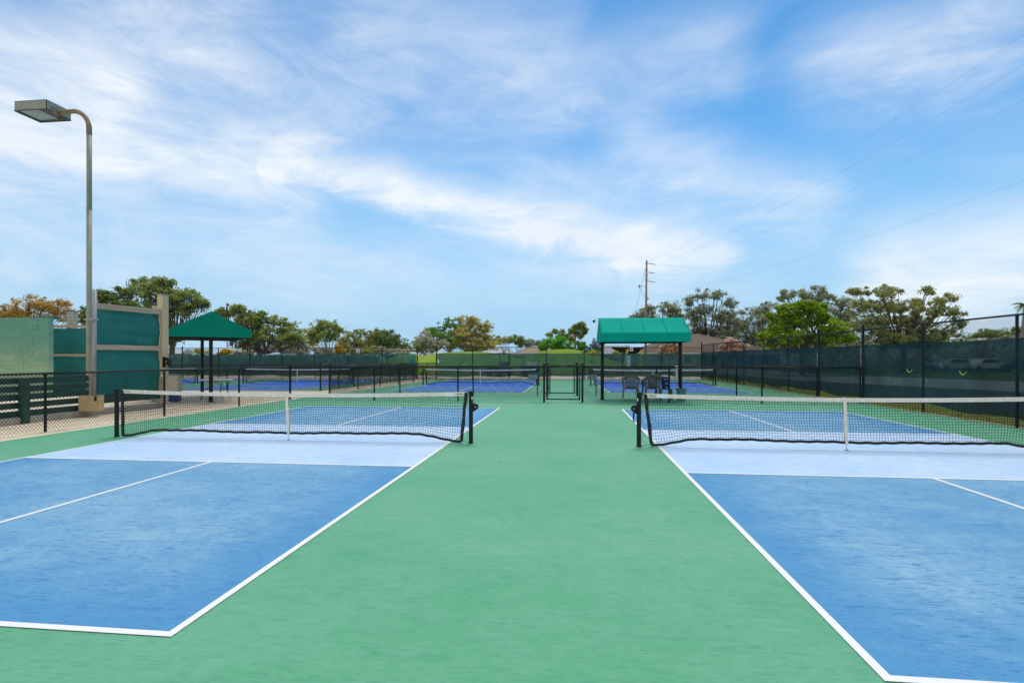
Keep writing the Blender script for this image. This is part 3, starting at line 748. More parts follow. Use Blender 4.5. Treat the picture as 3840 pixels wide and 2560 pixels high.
# stool / small table with drinks cooler
t = thing('side_table', 'small green plastic table under the blue drinks cooler', 'table', (5.52, 10.62, 0))
mb = MB(); mb.box((0, 0, .385), (.44, .40, .03)); mb.build('table_top', M['stool'], t, bevel=.01)
for x in (-.18, .18):
    for y in (-.16, .16):
        mb = MB(); mb.tube([(x*1.1, y*1.1, 0), (x, y, .37)], [.028, .034], 8); mb.build('leg', M['stool'], t)
t = thing('drinks_cooler', 'blue drinks cooler with white lid standing on the small green table', 'cooler', (5.52, 10.60, .40))
mb = MB(); mb.lathe([(.135, 0), (.14, .02), (.148, .28), (.155, .285), (.16, .42), (.15, .43)], 28); body = mb.build('body', M['cooler'], t, smooth=False)
mb = MB(); mb.lathe([(.155, .431), (.158, .45), (.15, .485), (.05, .492)], 28); mb.build('lid', M['white'], t)
mb = MB(); mb.tube([(0, -.14, .06), (0, -.185, .06)], .016, 8); mb.box((0, -.19, .05), (.03, .025, .05)); mb.build('spigot', M['white'], t)
for s in (-1, 1):
    mb = MB(); mb.tube([(s*.158, 0, .40), (s*.185, 0, .38), (s*.185, 0, .31), (s*.158, 0, .29)], .009, 6); mb.build('handle', M['white'], t)
mb = MB()
for (x, z, w, h_) in ((-.07, .345, .03, .03), (-.02, .345, .05, .008), (-.02, .36, .03, .008), (.05, .345, .06, .02), (.01, .195, .10, .022)):
    th_ = x/.16; mb.box((.1625*math.sin(th_), -.1625*math.cos(th_), z) if z > .28 else (.152*math.sin(th_), -.152*math.cos(th_), z), (w, .006, h_), Matrix.Rotation(th_, 3, 'Z'))
mb.build('lettering', M['white'], body)
t = thing('waste_bin', 'pale teal plastic bin standing beside the drinks cooler', 'bin', (6.02, 10.35, 0))
mb = MB(); mb.lathe([(.125, 0), (.13, .01), (.172, .40), (.188, .40), (.19, .43), (.178, .435), (.165, .40), (.12, .02)], 28); mb.build('body', M['bin'], t)
for s in (-1, 1):
    mb = MB(); mb.tube([(s*.11, -.1, .42), (s*.115, -.1, .48)], .012, 6); mb.build('handle', M['white'], t)
# paddle racks on the second fence
for lab, px_ in (('slate blue paddle tray on the second fence left of the gate', 2006), ('slate blue paddle tray on the second fence right of the gate', 2226)):
    p = at(px_, 1400, 21.6)
    t = thing('paddle_rack', lab, 'rack', (p.x, p.y, 0), YAW*.3, 'paddle racks on the fence')
    mb = MB(); mb.box((.06, 0, .90), (.36, .22, .03)); mb.box((.06, -.09, .87), (.36, .02, .06)); mb.box((.06, .09, .87), (.36, .02, .06)); mb.build('tray', M['rack'], t)
    mb = MB(); mb.box((-.06, -.12, .76), (.38, .02, .17)); mb.build('front_panel', M['rack_panel'], t)
    mb = MB(); mb.tube([(.1, 0, 0), (.1, 0, .89)], .02, 8); mb.build('post', M['black'], t)

# ------------------------------------------------------------------ signs on the back fence
def text_obj(txt, size, mat, parent, loc, rot):
    cu = bpy.data.curves.new('digit', 'FONT'); cu.body = txt; cu.size = size; cu.align_x = 'CENTER'; cu.align_y = 'CENTER'; cu.extrude = .004; cu.offset = .012
    tmp = bpy.data.objects.new('digit', cu); COL.objects.link(tmp); bpy.context.view_layer.update()
    me = bpy.data.meshes.new_from_object(tmp.evaluated_get(bpy.context.evaluated_depsgraph_get())); bpy.data.objects.remove(tmp)
    me.materials.clear(); me.materials.append(mat)
    o = bpy.data.objects.new('digit', me); COL.objects.link(o); o.parent = parent; o.location = loc; o.rotation_euler = rot
for dg, px_, py_, m_ in (('1', 900.5, 1312, 'digit_black'), ('2', 1342.5, 1314, 'digit_red'), ('3', 1863.5, 1310, 'digit_red'), ('4', 2368, 1308.5, 'digit_red')):
    p = at(px_, py_, 37.9)
    t = thing('court_sign', 'white court number sign reading %s on the back fence' % dg, 'sign', p, YAW*.4, 'court number signs')
    mb = MB(); mb.box((0, 0, 0), (.215, .012, .27)); mb.build('panel', M['paper'], t, bevel=.003)
    text_obj(dg, .27, M[m_], t, (0, -.0085, 0), (PI/2, 0, 0))
p = at(2356.5, 1353.5, 37.4)
t = thing('notice_board', 'green notice board with rows of white lettering on the back fence', 'sign', p, YAW*.4)
mb = MB(); mb.box((0, 0, 0), (.40, .014, .84)); mb.build('panel', M['sign_green'], t)
mb = MB(); z = .34; rr = random.Random(4)
for row, w_ in enumerate((.24, .25, .22, .26, .18, .2, .25, .24, .16)):
    x = -w_/2
    while x < w_/2:
        q = .014+rr.random()*.018; mb.box((x+q/2, -.009, z), (q, .004, .024)); x += q+.010
    z -= .083
mb.build('lettering', M['paper'], t)

# ------------------------------------------------------------------ left complex: kerb, plank fence, shade screens, wall
t = thing('kerb', 'low concrete kerb along the foot of the dark green plank fence', 'kerb')
mb = MB(); mb.bar((-10.72, -6, .065), (-10.52, 5.9, .065), .34, .15); o = mb.build('kerb_body', M['kerb'], t, bevel=.012)
def kx(y): return -10.62+(y+6)*.0168
t = thing('plank_fence', 'dark green horizontal plank fence in front of the block wall', 'fence')
for k in range(5):
    z = .22+.19*k; mb = MB(); mb.bar((kx(-6)-.05, -6, z), (kx(3.45)-.05, 3.45, z), .04, .14); mb.build('plank', M['darkgreen'], t, bevel=.004)
for y in (-4.2, -1.2, 1.72):
    mb = MB(); mb.box((kx(y)+.06, y, .525), (.13, .17, 1.05)); mb.build('post', M['darkgreen'], t, bevel=.006)
mb = MB(); mb.box((kx(3.5)-.06, 3.50, .56), (.09, .09, 1.10)); mb.build('post', M['wood_beam'], t)
# shade screen beside the lamp
def fabric_panel(a, b, z0, z1, bulge, nu=20, nv=16, pin=0.0, seed=0, side=1):
    a = Vector((a[0], a[1], 0)); b = Vector((b[0], b[1], 0)); d = (b-a).normalized(); n_ = Vector((d.y, -d.x, 0))*side
    def fn(u, v):
        w = bulge*(math.sin(PI*v)*(.6+.4*math.sin(PI*u)))+.016*math.sin(u*9+v*7+seed)+.010*math.sin(v*23+u*3+seed)
        uu = u
        if pin:
            q = math.sin(PI*v)*pin*(1-u)**4; uu = u+q
        return a.lerp(b, uu)+n_*w+Vector((0, 0, z0+(z1-z0)*v))
    mb = MB(); mb.grid(fn, nu, nv); return mb
sa, sb = ground_at(372, 1532, .14), ground_at(598, 1511, .14)
sa = sa+(sa-sb)*.04; d1 = (sb-sa).normalized(); n1 = Vector((d1.y, -d1.x, 0))
t = thing('shade_screen', 'large teal shade cloth screen on wooden beams beside the lamp post', 'screen', sa, math.atan2(d1.y, d1.x), 'shade cloth screens')
L1 = (sb-sa).length; mb = MB(); fabric = None
for (lo, hi, nm) in ((.33, 1.60, 1), (1.72, 2.70, 2)):
    fabric_panel((0, .03), (L1, .03), lo, hi, .05, seed=nm).build('cloth', M['screen_wood'], t, smooth=True, solid=.004)
for z, th in ((2.76, .15), (1.66, .14)):
    mb = MB(); mb.box((L1/2, -.03, z), (L1+.1, .06, th)); mb.build('beam', M['wood_beam'], t, bevel=.006)
mb = MB(); mb.box((L1/2, -.0, .235), (L1, .05, .19)); mb.build('base_board', M['darkgreen'], t)
pp = ground_at(607.5, 1514, .0); q = sb+d1*.10
pc_ = Vector((q.x, q.y, 0))-Vector((sa.x, sa.y, 0)); Rz = Matrix.Rotation(-math.atan2(d1.y, d1.x), 3, 'Z'); pl = Rz @ pc_
mb = MB(); mb.box((pl.x+.02, pl.y, 1.63), (.215, .215, 3.30)); po = mb.build('corner_post', M['wood_post'], t, bevel=.012)
mb = MB(); mb.box((pl.x+.02, pl.y, 3.295), (.235, .235, .03)); mb.build('post_cap', M['galv'], po)
post_xy = (q.x, q.y)
# posts of the further bays
for lab, px_, ty, D_, w_ in (('grey wooden post with a dark cap just behind the big corner post', 586, 1146, 18.6, .2), ('grey wooden post showing above the beam of the large screen', 552, 1161, 21.5, .22), ('grey wooden post standing above the beam of the small screen', 271, 1168, 26.0, .3)):
    b_ = at(px_, HOR, D_); zt = at(px_, ty, D_).z
    t = thing('wooden_post', lab, 'post', (b_.x, b_.y, 0), .2, 'capped wooden posts behind the screens')
    mb = MB(); mb.box((0, 0, zt/2), (w_, w_, zt)); mb.build('shaft', M['wood_post_grey'], t, bevel=.01)
    mb = MB(); mb.add([(-w_*.56, -w_*.56, zt+.002), (w_*.56, -w_*.56, zt+.002), (w_*.56, w_*.56, zt+.002), (-w_*.56, w_*.56, zt+.002), (0, 0, zt+.08)], [(3, 2, 1, 0), (0, 1, 4), (1, 2, 4), (2, 3, 4), (3, 0, 4)]); mb.build('cap', M['post_blk'], t)
# small screen farther back
D2 = 24.0; a2, b2 = at(181, HOR, D2), at(336, HOR, D2); a2.z = b2.z = 0; d2 = (b2-a2).normalized()
t = thing('shade_screen', 'smaller bulging teal shade cloth screen between the block wall and lamp post', 'screen', a2, math.atan2(d2.y, d2.x), 'shade cloth screens')
L2 = (b2-a2).length
zz = lambda py: CZ+(HOR-py)*D2/FOC
for lo, hi, pin, sd in ((zz(1470), zz(1337), .05, 3), (zz(1327), zz(1231), .14, 5)):
    fabric_panel((.03, 0), (L2, 0), lo, hi, .10, 24, 16, pin, sd).build('cloth', M['screen_wood'], t, smooth=True, solid=.004)
for py in (1223.5, 1331):
    mb = MB(); mb.box((L2/2, -.05, zz(py)), (L2, .05, .115)); mb.build('beam', M['wood_beam'], t, bevel=.004)
mb = MB(); mb.box((L2/2, .06, zz(1300)), (.17, .08, 2.4)); mb.build('rear_post', M['wood_post_grey'], t)
mb = MB(); mb.tube([(.05, -.06, .05), (.05, -.06, zz(1370))], .03, 8); mb.build('white_pipe', M['white'], t)
mb = MB(); mb.tube([(.05, -.05, zz(1240)), (.05, -.06, zz(1228))], .012, 6); mb.build('hook', M['galv'], t)
# block wall
def block_mat():
    m, nt, b = mat_new('green_block_paint'); tc = nt.new('ShaderNodeTexCoord').outputs['Object']
    br_ = nt.new('ShaderNodeTexBrick'); v = nt.mapping(tc, (PI/2, 0, 0), (1, 1, 1)); nt.l.new(v, br_.inputs['Vector'])
    br_.inputs['Scale'].default_value = 1.0; br_.inputs['Brick Width'].default_value = .47; br_.inputs['Row Height'].default_value = .235
    br_.inputs['Mortar Size'].default_value = .006; br_.inputs['Mortar Smooth'].default_value = .4; br_.inputs['Bias'].default_value = 0
    br_.inputs['Color1'].default_value = (.9, .9, .9, 1); br_.inputs['Color2'].default_value = (1, 1, 1, 1); br_.inputs['Mortar'].default_value = (.70, .70, .70, 1)
    sx = nt.new('ShaderNodeSeparateXYZ'); nt.l.new(tc, sx.inputs[0])
    n1_ = nt.noise(tc, 1.3, 6, .65, .5); n2_ = nt.noise(tc, 5, 5, .7)
    stain = nt.sstep(nt.math('ADD', sx.outputs[2], nt.math('MULTIPLY', nt.math('SUBTRACT', n1_, .5), 2.2)), .7, 2.4)
    c = nt.mix(stain, (.29, .41, .25), (.105, .285, .215))
    c = nt.mix(nt.sstep(n2_, .48, .72, 0, .55), c, (.19, .38, .30))
    c = nt.mix(nt.sstep(nt.noise(tc, 2.3, 5, .7, .4), .60, .74, 0, .6), c, (.03, .13, .105))
    c = nt.mix(.75, c, br_.outputs['Color'], 'MULTIPLY')
    nt.put(b.inputs['Base Color'], c); b.inputs['Roughness'].default_value = .8
    bn = nt.new('ShaderNodeBump'); bn.inputs['Strength'].default_value = .5; bn.inputs['Distance'].default_value = .01
    nt.l.new(br_.outputs['Fac'], bn.inputs['Height']); bn.invert = True; nt.l.new(bn.outputs[0], b.inputs['Normal'])
    return m
D3 = 22.0; w0, w1 = at(-420, HOR, D3), at(183, HOR, D3); w0.z = w1.z = 0; dw = (w1-w0).normalized(); LW = (w1-w0).length
zt = CZ+(HOR-1191)*D3/FOC
t = thing('block_wall', 'green painted concrete block wall with a stepped crack', 'wall', w0, math.atan2(dw.y, dw.x))
mb = MB(); mb.box((LW/2, .11, zt/2), (LW, .22, zt)); mb.build('wall_body', block_mat(), t)
M['cable'] = simple('weathered_cable', (.12, .12, .125), .7)
M['crack'] = simple('crack', (.05, .14, .115), .9)
mb = MB()
def wp(px_, py_): return (LW+(px_-183)*D3/FOC, CZ+(HOR-py_)*D3/FOC)
def crack(pts):
    for (a, b_) in zip(pts, pts[1:]):
        (x0, z0), (x1, z1) = wp(*a), wp(*b_)
        mb.box(((x0+x1)/2, -.001, (z0+z1)/2), (abs(x1-x0)+.010, .008, abs(z1-z0)+.010))
crack([(87, 1388), (87, 1360), (107, 1360), (107, 1338.5), (124, 1338.5), (124, 1317)])
crack([(70, 1338), (87, 1338), (87, 1318), (105, 1318), (105, 1298), (123, 1298), (123, 1277)])
crack([(128, 1233), (142, 1233), (142, 1218)])
crack([(22, 1383), (50, 1383)]); crack([(128, 1317), (140, 1317)])
mb.build('crack', M['crack'], t)
# far coping seen above the wall
mb = MB(); x, z = wp(135, 1188); mb.box((x, .6, zt+.03), (.55, .3, .09)); mb.build('coping', M['screen_wood'], t)
# lamp post
LX, LY = -10.62, 3.60
t = thing('lamp_post', 'tall grey green lamp post with curved arm and box head above the screens', 'lamp post', (LX, LY, 0))
H = 8.17
mb = MB(); mb.tube([(0, 0, 0), (0, 0, 3.0), (0, 0, 5.45)], [.068, .064, .062], 14); mb.tube([(0, 0, 5.45), (0, 0, H-.72)], .0605, 14)
mb.tube([(0, 0, 5.44), (0, 0, 5.46)], .065, 14); mb.build('pole', M['lamp'], t, smooth=True)
mb = MB(); pts = [(0, 0, H-.74)]
for k in range(1, 10):
    a = PI/2*k/9; pts.append((-.48+.48*math.cos(a), 0, H-.58+.50*math.sin(a)))
pts += [(-.70, 0, H-.09), (-.92, 0, H-.12)]
mb.tube(pts, [.064, .064]+[.058]*9+[.055]*(len(pts)-11), 14); mb.build('arm', M['lamp_rust'], t, smooth=True)
hx0, hx1, hy0, hy1 = -12.42-LX, -11.49-LX, 3.23-LY, 3.92-LY
mb = MB(); cx_, cy_ = (hx0+hx1)/2, (hy0+hy1)/2
z0 = 8.0; zt_ = z0+.255
mb.quad((hx0, hy0, zt_), (hx1, hy0, zt_), (hx1, hy1, zt_), (hx0, hy1, zt_))
for a, b_ in (((hx0, hy0), (hx1, hy0)), ((hx1, hy0), (hx1, hy1)), ((hx1, hy1), (hx0, hy1)), ((hx0, hy1), (hx0, hy0))):
    mb.quad((a[0], a[1], z0), (b_[0], b_[1], z0), (b_[0], b_[1], zt_), (a[0], a[1], zt_))
hd = mb.build('head', M['lamp'], t, solid=.012)
mb = MB(); e = .035
for a, b_ in (((hx0, hy0), (hx1, hy0)), ((hx1, hy0), (hx1, hy1)), ((hx1, hy1), (hx0, hy1)), ((hx0, hy1), (hx0, hy0))):
    mb.bar((a[0], a[1], z0+.004), (b_[0], b_[1], z0+.004), .03, .025)
mb.build('rim', M['lamp_dark'], hd)
mb = MB(); xs = hx0+.62*(hx1-hx0)
mb.quad((hx0+e, hy0+e, z0+.03), (xs, hy0+e, z0+.05), (xs, hy1-e, z0+.05), (hx0+e, hy1-e, z0+.03)); mb.build('lens', M['lens'], hd)
mb = MB(); mb.quad((xs, hy0+e, z0+.05), (hx1-e, hy0+e, z0+.12), (hx1-e, hy1-e, z0+.12), (xs, hy1-e, z0+.05)); mb.build('reflector', M['lamp_dark'], hd)
mb = MB(); mb.tube([(hx0+.1, hy0+.05, z0+.028), (xs, hy1-.06, z0+.044)], .006, 5); mb.build('lens_seam', M['white'], hd)
mb = MB(); mb.box((hx1+.012, cy_-.12, H-.115), (.02, .17, .16)); mb.build('mounting_plate', M['lamp_rust'], hd)
# thin steel pole strapped to the lamp post
p0 = at(351.5, HOR, 13.9); p1 = at(355.5, 1089, 13.9)
t = thing('steel_pole', 'thin grey steel pole strapped beside the lamp post', 'pole', (p0.x, p0.y, 0))
mb = MB(); mb.tube([(0, 0, .14), (p1.x-p0.x, p1.y-p0.y, p1.z)], .047, 12); mb.build('shaft', M['galv'], t, smooth=True)
mb = MB(); zb = at(350, 1198, 13.9).z; mb.box((-.05, -.02, zb), (.28, .17, .045)); mb.build('strap', M['galv'], t, bevel=.01)
# cardboard box, dispenser, bin, table
bp_ = ground_at(343, 1539.5, .14)
t = thing('cardboard_box', 'open cardboard box on the kerb at the foot of the lamp post', 'box', bp_, math.radians(22))
mb = MB(); w_, d_, h_ = .44, .3, .40
for (c, s_) in (((0, -d_/2, h_/2), (w_, .008, h_)), ((0, d_/2, h_/2), (w_, .008, h_)), ((-w_/2, 0, h_/2), (.008, d_-.01, h_)), ((w_/2, 0, h_/2), (.008, d_-.01, h_)), ((0, 0, .006), (w_-.01, d_-.01, .01))): mb.box(c, s_)
bx = mb.build('carton', M['card'], t)
mb = MB(); mb.box((.15, -d_/2-.006, h_-.08), (.06, .004, .12)); mb.build('printed_label', M['digit_black'], bx)
px_w, py_w = post_xy
t = thing('dispenser_box', 'black dispenser box fixed to the right side of the wooden corner post', 'box', (px_w+.17, py_w-.02, 1.36), .12)
mb = MB(); mb.box((0, 0, 0), (.17, .16, .26)); mb.add([(-.085, -.08, .131), (.085, -.08, .131), (.085, .08, .131), (-.085, .08, .131), (-.085, .08, .19), (-.085, -.08, .19)], [(0, 1, 4, 5) if False else (0, 1, 2, 3), (1, 5, 4, 2), (0, 5, 1), (3, 2, 4), (0, 3, 4, 5)]); o = mb.build('case', M['post_blk'], t)
mb = MB(); mb.box((.03, -.0815, .05), (.035, .004, .05)); mb.build('green_emblem', simple('lime', (.18, .5, .05), .5), o)
mb = MB(); mb.box((.02, -.0815, -.02), (.012, .004, .02)); mb.box((.04, -.0815, -.09), (.035, .004, .03)); mb.build('white_lettering', M['paper'], o)
t = thing('paper_notice', 'small white paper notice pinned below the black dispenser box', 'notice', (px_w+.11, py_w-.14, .98), .1)
mb = MB(); mb.box((0, 0, 0), (.09, .004, .09)); mb.build('sheet', M['paper'], t)
p = ground_at(652, 1500)
t = thing('rubbish_bin', 'beige rubbish bin with dark base between the wooden post and canopy', 'bin', at(655, HOR, 18.5)*1.0, .3)
t.location.z = 0
mb = MB(); mb.box((0, 0, .62), (.36, .36, .52)); mb.build('liner', M['beige'], t, bevel=.03)
mb = MB(); mb.box((0, 0, .19), (.33, .33, .34)); mb.build('base', M['cooler'], t, bevel=.02)
mb = MB(); mb.tube([(-.17, 0, .90), (-.1, 0, .95), (.1, 0, .95), (.17, 0, .9)], .014, 6); mb.build('hoop', M['galv'], t)
tp = at(809, HOR, 19.2)
t = thing('folding_table', 'white topped folding table under the dark green canopy', 'table', (tp.x, tp.y, 0), math.radians(6))
mb = MB(); mb.box((0, 0, .735), (.92, .62, .05)); mb.build('table_top', M['white'], t, bevel=.015)
for s in (-1, 1):
    mb = MB()
    mb.tube([(s*.36, -.24, .71), (s*.30, -.24, .45), (s*.30, -.24, .30), (s*.40, -.24, 0)], .014, 6)
    mb.tube([(s*.36, .24, .71), (s*.30, .24, .45), (s*.30, .24, .30), (s*.40, .24, 0)], .014, 6)
    mb.tube([(s*.30, -.24, .40), (s*.30, .24, .40)], .012, 6); mb.build('leg', M['post_blk'], t, smooth=True)
mb = MB(); mb.tube([(-.30, 0, .42), (0, 0, .70), (.30, 0, .42)], .011, 6); mb.tube([(-.36, 0, .69), (.36, 0, .69)], .014, 6); mb.build('brace', M['post_blk'], t)

# fallen leaves along the fences
n = 620
seg = RNG.integers(0, 6, n); u = RNG.random(n); cl = RNG.integers(0, 26, n); cc = np.sort(RNG.random(26))
u = np.where(RNG.random(n) < .6, np.clip(cc[cl]+RNG.normal(0, .006, n), 0, 1), u)
A_ = np.array([(-8.5, 0), (-8.2, 6), (-8.0, 9.25), (2.5, 9.0), (-8.0, 12.0), (-7.9, 13)])[seg]; B_ = np.array([(-8.15, 9.2), (-4, 9.2), (1.2, 9.0), (11.6, 9.6), (1.2, 12.2), (-7.4, 27.5)])[seg]
P0 = A_+(B_-A_)*u[:, None]+RNG.normal(0, .05, (n, 2))
P0[:60] = np.stack([RNG.uniform(-8, 11.5, 60), RNG.uniform(-4, 9, 60)], 1)
r1 = RNG.normal(0, 1, (n, 3)); r1[:, 2] *= .35; r1 /= np.linalg.norm(r1, axis=1)[:, None]; r2 = np.cross(r1, np.array([.1, .2, 1.0])); s_ = RNG.uniform(.014, .034, n)[:, None]
s_[:60] *= .45
C_ = np.concatenate([P0, np.full((n, 1), .022)], 1)
V = np.stack([C_-r1*s_, C_-r2*s_*.5, C_+r1*s_, C_+r2*s_*.5], 1)
o = np_mesh('fallen_leaves', V.reshape(-1, 3), np.arange(n*4).reshape(-1, 4), M['dead_leaf'])
tag(o, 'scattered brown fallen leaves along the foot of the low fences', 'leaves', kind='stuff')

# ------------------------------------------------------------------ trees
def leaves_np(cent, rad, n_per, size, flat=.7, drop=0.0):
    k = len(cent); N = k*n_per
    c = np.repeat(np.asarray(cent), n_per, 0); r = np.repeat(np.asarray(rad), n_per)
    d = RNG.normal(0, 1, (N, 3)); d /= np.linalg.norm(d, axis=1)[:, None]; d *= (RNG.random(N)**.45)[:, None]
    d[:, 2] *= flat
    p = c+d*r[:, None]
    a = RNG.normal(0, 1, (N, 3)); a /= np.linalg.norm(a, axis=1)[:, None]
    b = np.cross(a, RNG.normal(0, 1, (N, 3))); b /= np.linalg.norm(b, axis=1)[:, None]
    s = (size*RNG.uniform(.6, 1.35, N))[:, None]
    V = np.stack([p-a*s, p-b*s*.55, p+a*s, p+b*s*.55], 1).reshape(-1, 3)
    return V, np.arange(N*4).reshape(-1, 4)
def tree(name, label, cat, bpx, D, lobes, leaf, bark='bark', dens=1.0, lsize=.13, moss=0.0, group='trees beyond the fences', nper=34, crad=.42, trunk_r=None, fork=.30, twig=1.0, gz=0.0, top=None):
    base = at(bpx, HOR, D); base.z = gz; k = D/FOC
    t = thing(name, label, cat, base, 0, group)
    LB = []
    for (px_, py_, rx, ry) in lobes:
        c = at(px_, py_, D)-base; dep = RNG.uniform(-.5, .5)*rx*k
        LB.append((c+CF*dep, max(.25, rx*k), max(.2, ry*k)))
    sat = []
    for c, rx, rz in LB:
        for _ in range(4):
            d = Vector(RNG.normal(0, 1, 3)).normalized(); sat.append((c+CR*(d.x*rx*1.0)+CF*(d.y*rx*.8)+Vector((0, 0, (d.z*.85-.12)*rz)), rx*RNG.uniform(.25, .55), rz*RNG.uniform(.3, .55)))
    LB += sat
    Ht = max(c.z+rz for c, rx, rz in LB); zmin = min(c.z-rz for c, rx, rz in LB)
    tr = trunk_r or max(.07, Ht*.028)
    fk = Vector((0, 0, max(.5, min(Ht*fork, zmin+.5))))
    tb = MB()
    lean = Vector((RNG.normal(0, .04), RNG.normal(0, .04), 0))*Ht
    tb.tube([(0, 0, -.3), (0, 0, .0), fk*.5+lean*.3, fk+lean*.5], [tr*1.5, tr*1.25, tr, tr*.9], 8)
    f0 = fk+lean*.5
    cents, rads, mossp = [], [], []
    for c, rx, rz in LB:
        mid = f0.lerp(c, .5)+Vector((RNG.normal(0, .12*rx), RNG.normal(0, .12*rx), abs(RNG.normal(0, .10*rz))-.12*(c-f0).length))
        low = c+Vector((0, 0, -rz*.45))
        br = tr*min(.42, .16+.12*rx)
        tb.tube([f0-Vector((0, 0, .1)), f0.lerp(mid, .5)+Vector((RNG.normal(0, .08), 0, RNG.normal(0, .08))), mid, low], [br, br*.85, br*.65, br*.4], 6, False)
        nc = max(5, int(dens*3.3*PI*rx*rz/(crad*crad*PI*.75)))
        for _ in range(nc):
            d = Vector(RNG.normal(0, 1, 3)).normalized()*RNG.uniform(.15, 1.15)**.6
            p = c+CR*(d.x*rx)+CF*(d.y*rx*.8)+Vector((0, 0, d.z*rz))
            if p.z < .3-gz*0: p.z = .3+RNG.random()*.3
            cents.append(p); rads.append(crad*RNG.uniform(.30, 1.2))
            if RNG.random() < .75*twig:
                m_ = low.lerp(p, .55)+Vector(RNG.normal(0, .10*rx, 3))
                tb.tube([low, m_, p], [br*.32, br*.2, br*.07], 4, False)
                for _q in range(2 if twig > 1 else 1):
                    e = p+Vector(RNG.normal(0, crad*.8, 3)); tb.tube([m_.lerp(p, .6), e], [br*.12, br*.04], 3, False)
            if moss and RNG.random() < moss: mossp.append(p)
    tb.build('trunk', M[bark], t, smooth=True)
    V, F_ = leaves_np([tuple(p) for p in cents], rads, int(nper*1.15), lsize*.85)
    np_mesh('crown', V, F_, LM[leaf], t)
    if mossp:
        vs = []
        for p in mossp:
            for _ in range(5):
                q = p+Vector((RNG.normal(0, crad*.6), RNG.normal(0, crad*.6), RNG.uniform(-.3, 0)))
                Lm = RNG.uniform(.25, .8); w = RNG.uniform(.02, .05); a = RNG.uniform(0, PI); dx_ = Vector((math.cos(a), math.sin(a), 0))*w
                vs += [q-dx_, q+dx_, q+dx_*.3+Vector((RNG.normal(0, .06), 0, -Lm)), q-dx_*.3+Vector((RNG.normal(0, .06), 0, -Lm))]
        np_mesh('hanging_moss', [tuple(v) for v in vs], np.arange(len(vs)).reshape(-1, 4), M['moss'], t)['kind'] = 'stuff'
    return t
T = tree
T('autumn_tree', 'golden ochre leaved tree behind the green block wall', 'tree', 110, 60, [(50, 1185, 65, 30), (115, 1135, 50, 26), (85, 1165, 55, 26), (215, 1148, 45, 24), (190, 1178, 60, 26), (255, 1180, 30, 24), (20, 1200, 40, 20), (155, 1152, 40, 22), (110, 1190, 70, 20), (5, 1165, 40, 22)], 'ochre', dens=.85, lsize=.10, crad=.5)
T('small_oak', 'small dark oak just behind the lamp post', 'tree', 305, 66, [(300, 1165, 24, 32), (288, 1200, 28, 22), (322, 1190, 20, 28)], 'oak2', dens=.55, lsize=.11)
T('live_oak', 'dark live oak whose crown spreads above the large teal screen', 'tree', 470, 56, [(440, 1105, 55, 30), (398, 1118, 32, 22), (470, 1138, 65, 28), (515, 1150, 50, 28), (385, 1096, 20, 10), (480, 1092, 30, 14), (420, 1160, 50, 25)], 'oak2', dens=.95, lsize=.12)
T('live_oak', 'largest live oak on the left, rising behind the dark green canopy', 'tree', 640, 53, [(560, 1075, 55, 34), (600, 1110, 65, 40), (680, 1108, 60, 30), (725, 1122, 50, 30), (640, 1148, 75, 34), (762, 1138, 22, 18), (580, 1172, 55, 36), (535, 1058, 34, 18), (610, 1052, 30, 16), (640, 1215, 45, 30), (705, 1160, 40, 22), (620, 1270, 50, 22)], 'oak', dens=.85, lsize=.12, moss=.22)
T('live_oak', 'mossy live oak to the right of the dark green canopy', 'tree', 985, 50, [(880, 1155, 38, 20), (905, 1182, 45, 28), (960, 1188, 55, 28), (1012, 1202, 42, 26), (1062, 1232, 55, 32), (1098, 1252, 30, 26), (945, 1232, 55, 32), (1005, 1255, 55, 26), (832, 1168, 26, 14), (885, 1245, 40, 30), (930, 1280, 50, 20), (1060, 1275, 60, 20), (1110, 1275, 30, 20)], 'oak', dens=.85, lsize=.12, moss=.4)
T('round_tree', 'round headed olive tree with pale forked trunks behind the back fence', 'tree', 1232, 60, [(1190, 1228, 28, 24), (1240, 1222, 36, 22), (1225, 1252, 52, 26), (1262, 1246, 26, 26), (1188, 1262, 26, 22), (1215, 1212, 20, 12)], 'oak', 'bark_pale', dens=1.0, lsize=.11, crad=.45, fork=.25)
T('thin_tree', 'thin yellowish tree left of the round headed tree', 'tree', 1150, 66, [(1148, 1258, 18, 24), (1138, 1285, 24, 18), (1165, 1280, 14, 18)], 'tan', dens=.5, lsize=.10)
T('scrub_tree', 'olive scrub tree with bare twigs above the number 2 sign', 'tree', 1330, 66, [(1330, 1252, 40, 22), (1300, 1275, 24, 22), (1370, 1285, 50, 22), (1395, 1248, 25, 20), (1340, 1290, 50, 18), (1300, 1302, 40, 16), (1380, 1304, 45, 14)], 'olive', dens=1.1, lsize=.11, twig=1.6, crad=.42)
T('scrub_tree', 'wide olive scrub tree sloping down to the footpath gap', 'tree', 1450, 68, [(1420, 1265, 45, 24), (1460, 1270, 42, 24), (1440, 1292, 60, 20), (1505, 1290, 42, 18), (1450, 1245, 22, 14), (1535, 1302, 24, 12), (1400, 1290, 40, 20), (1440, 1308, 50, 12), (1520, 1308, 36, 12)], 'oak2', dens=1.1, lsize=.11, twig=1.6, crad=.42)
T('grey_brown_tree', 'grey brown bushy tree at the left of the footpath gap mound', 'tree', 1600, 82, [(1590, 1272, 35, 30), (1625, 1288, 45, 26), (1570, 1290, 25, 22), (1605, 1310, 55, 14)], 'brush', dens=1.1, lsize=.13)
T('budding_tree', 'fresh green topped tree with pale bare limbs behind the mound', 'tree', 1690, 84, [(1640, 1240, 32, 28), (1690, 1210, 32, 22), (1670, 1262, 45, 22), (1610, 1248, 22, 14)], 'green', 'bark_pale', dens=0.9, lsize=.12, twig=1.8)
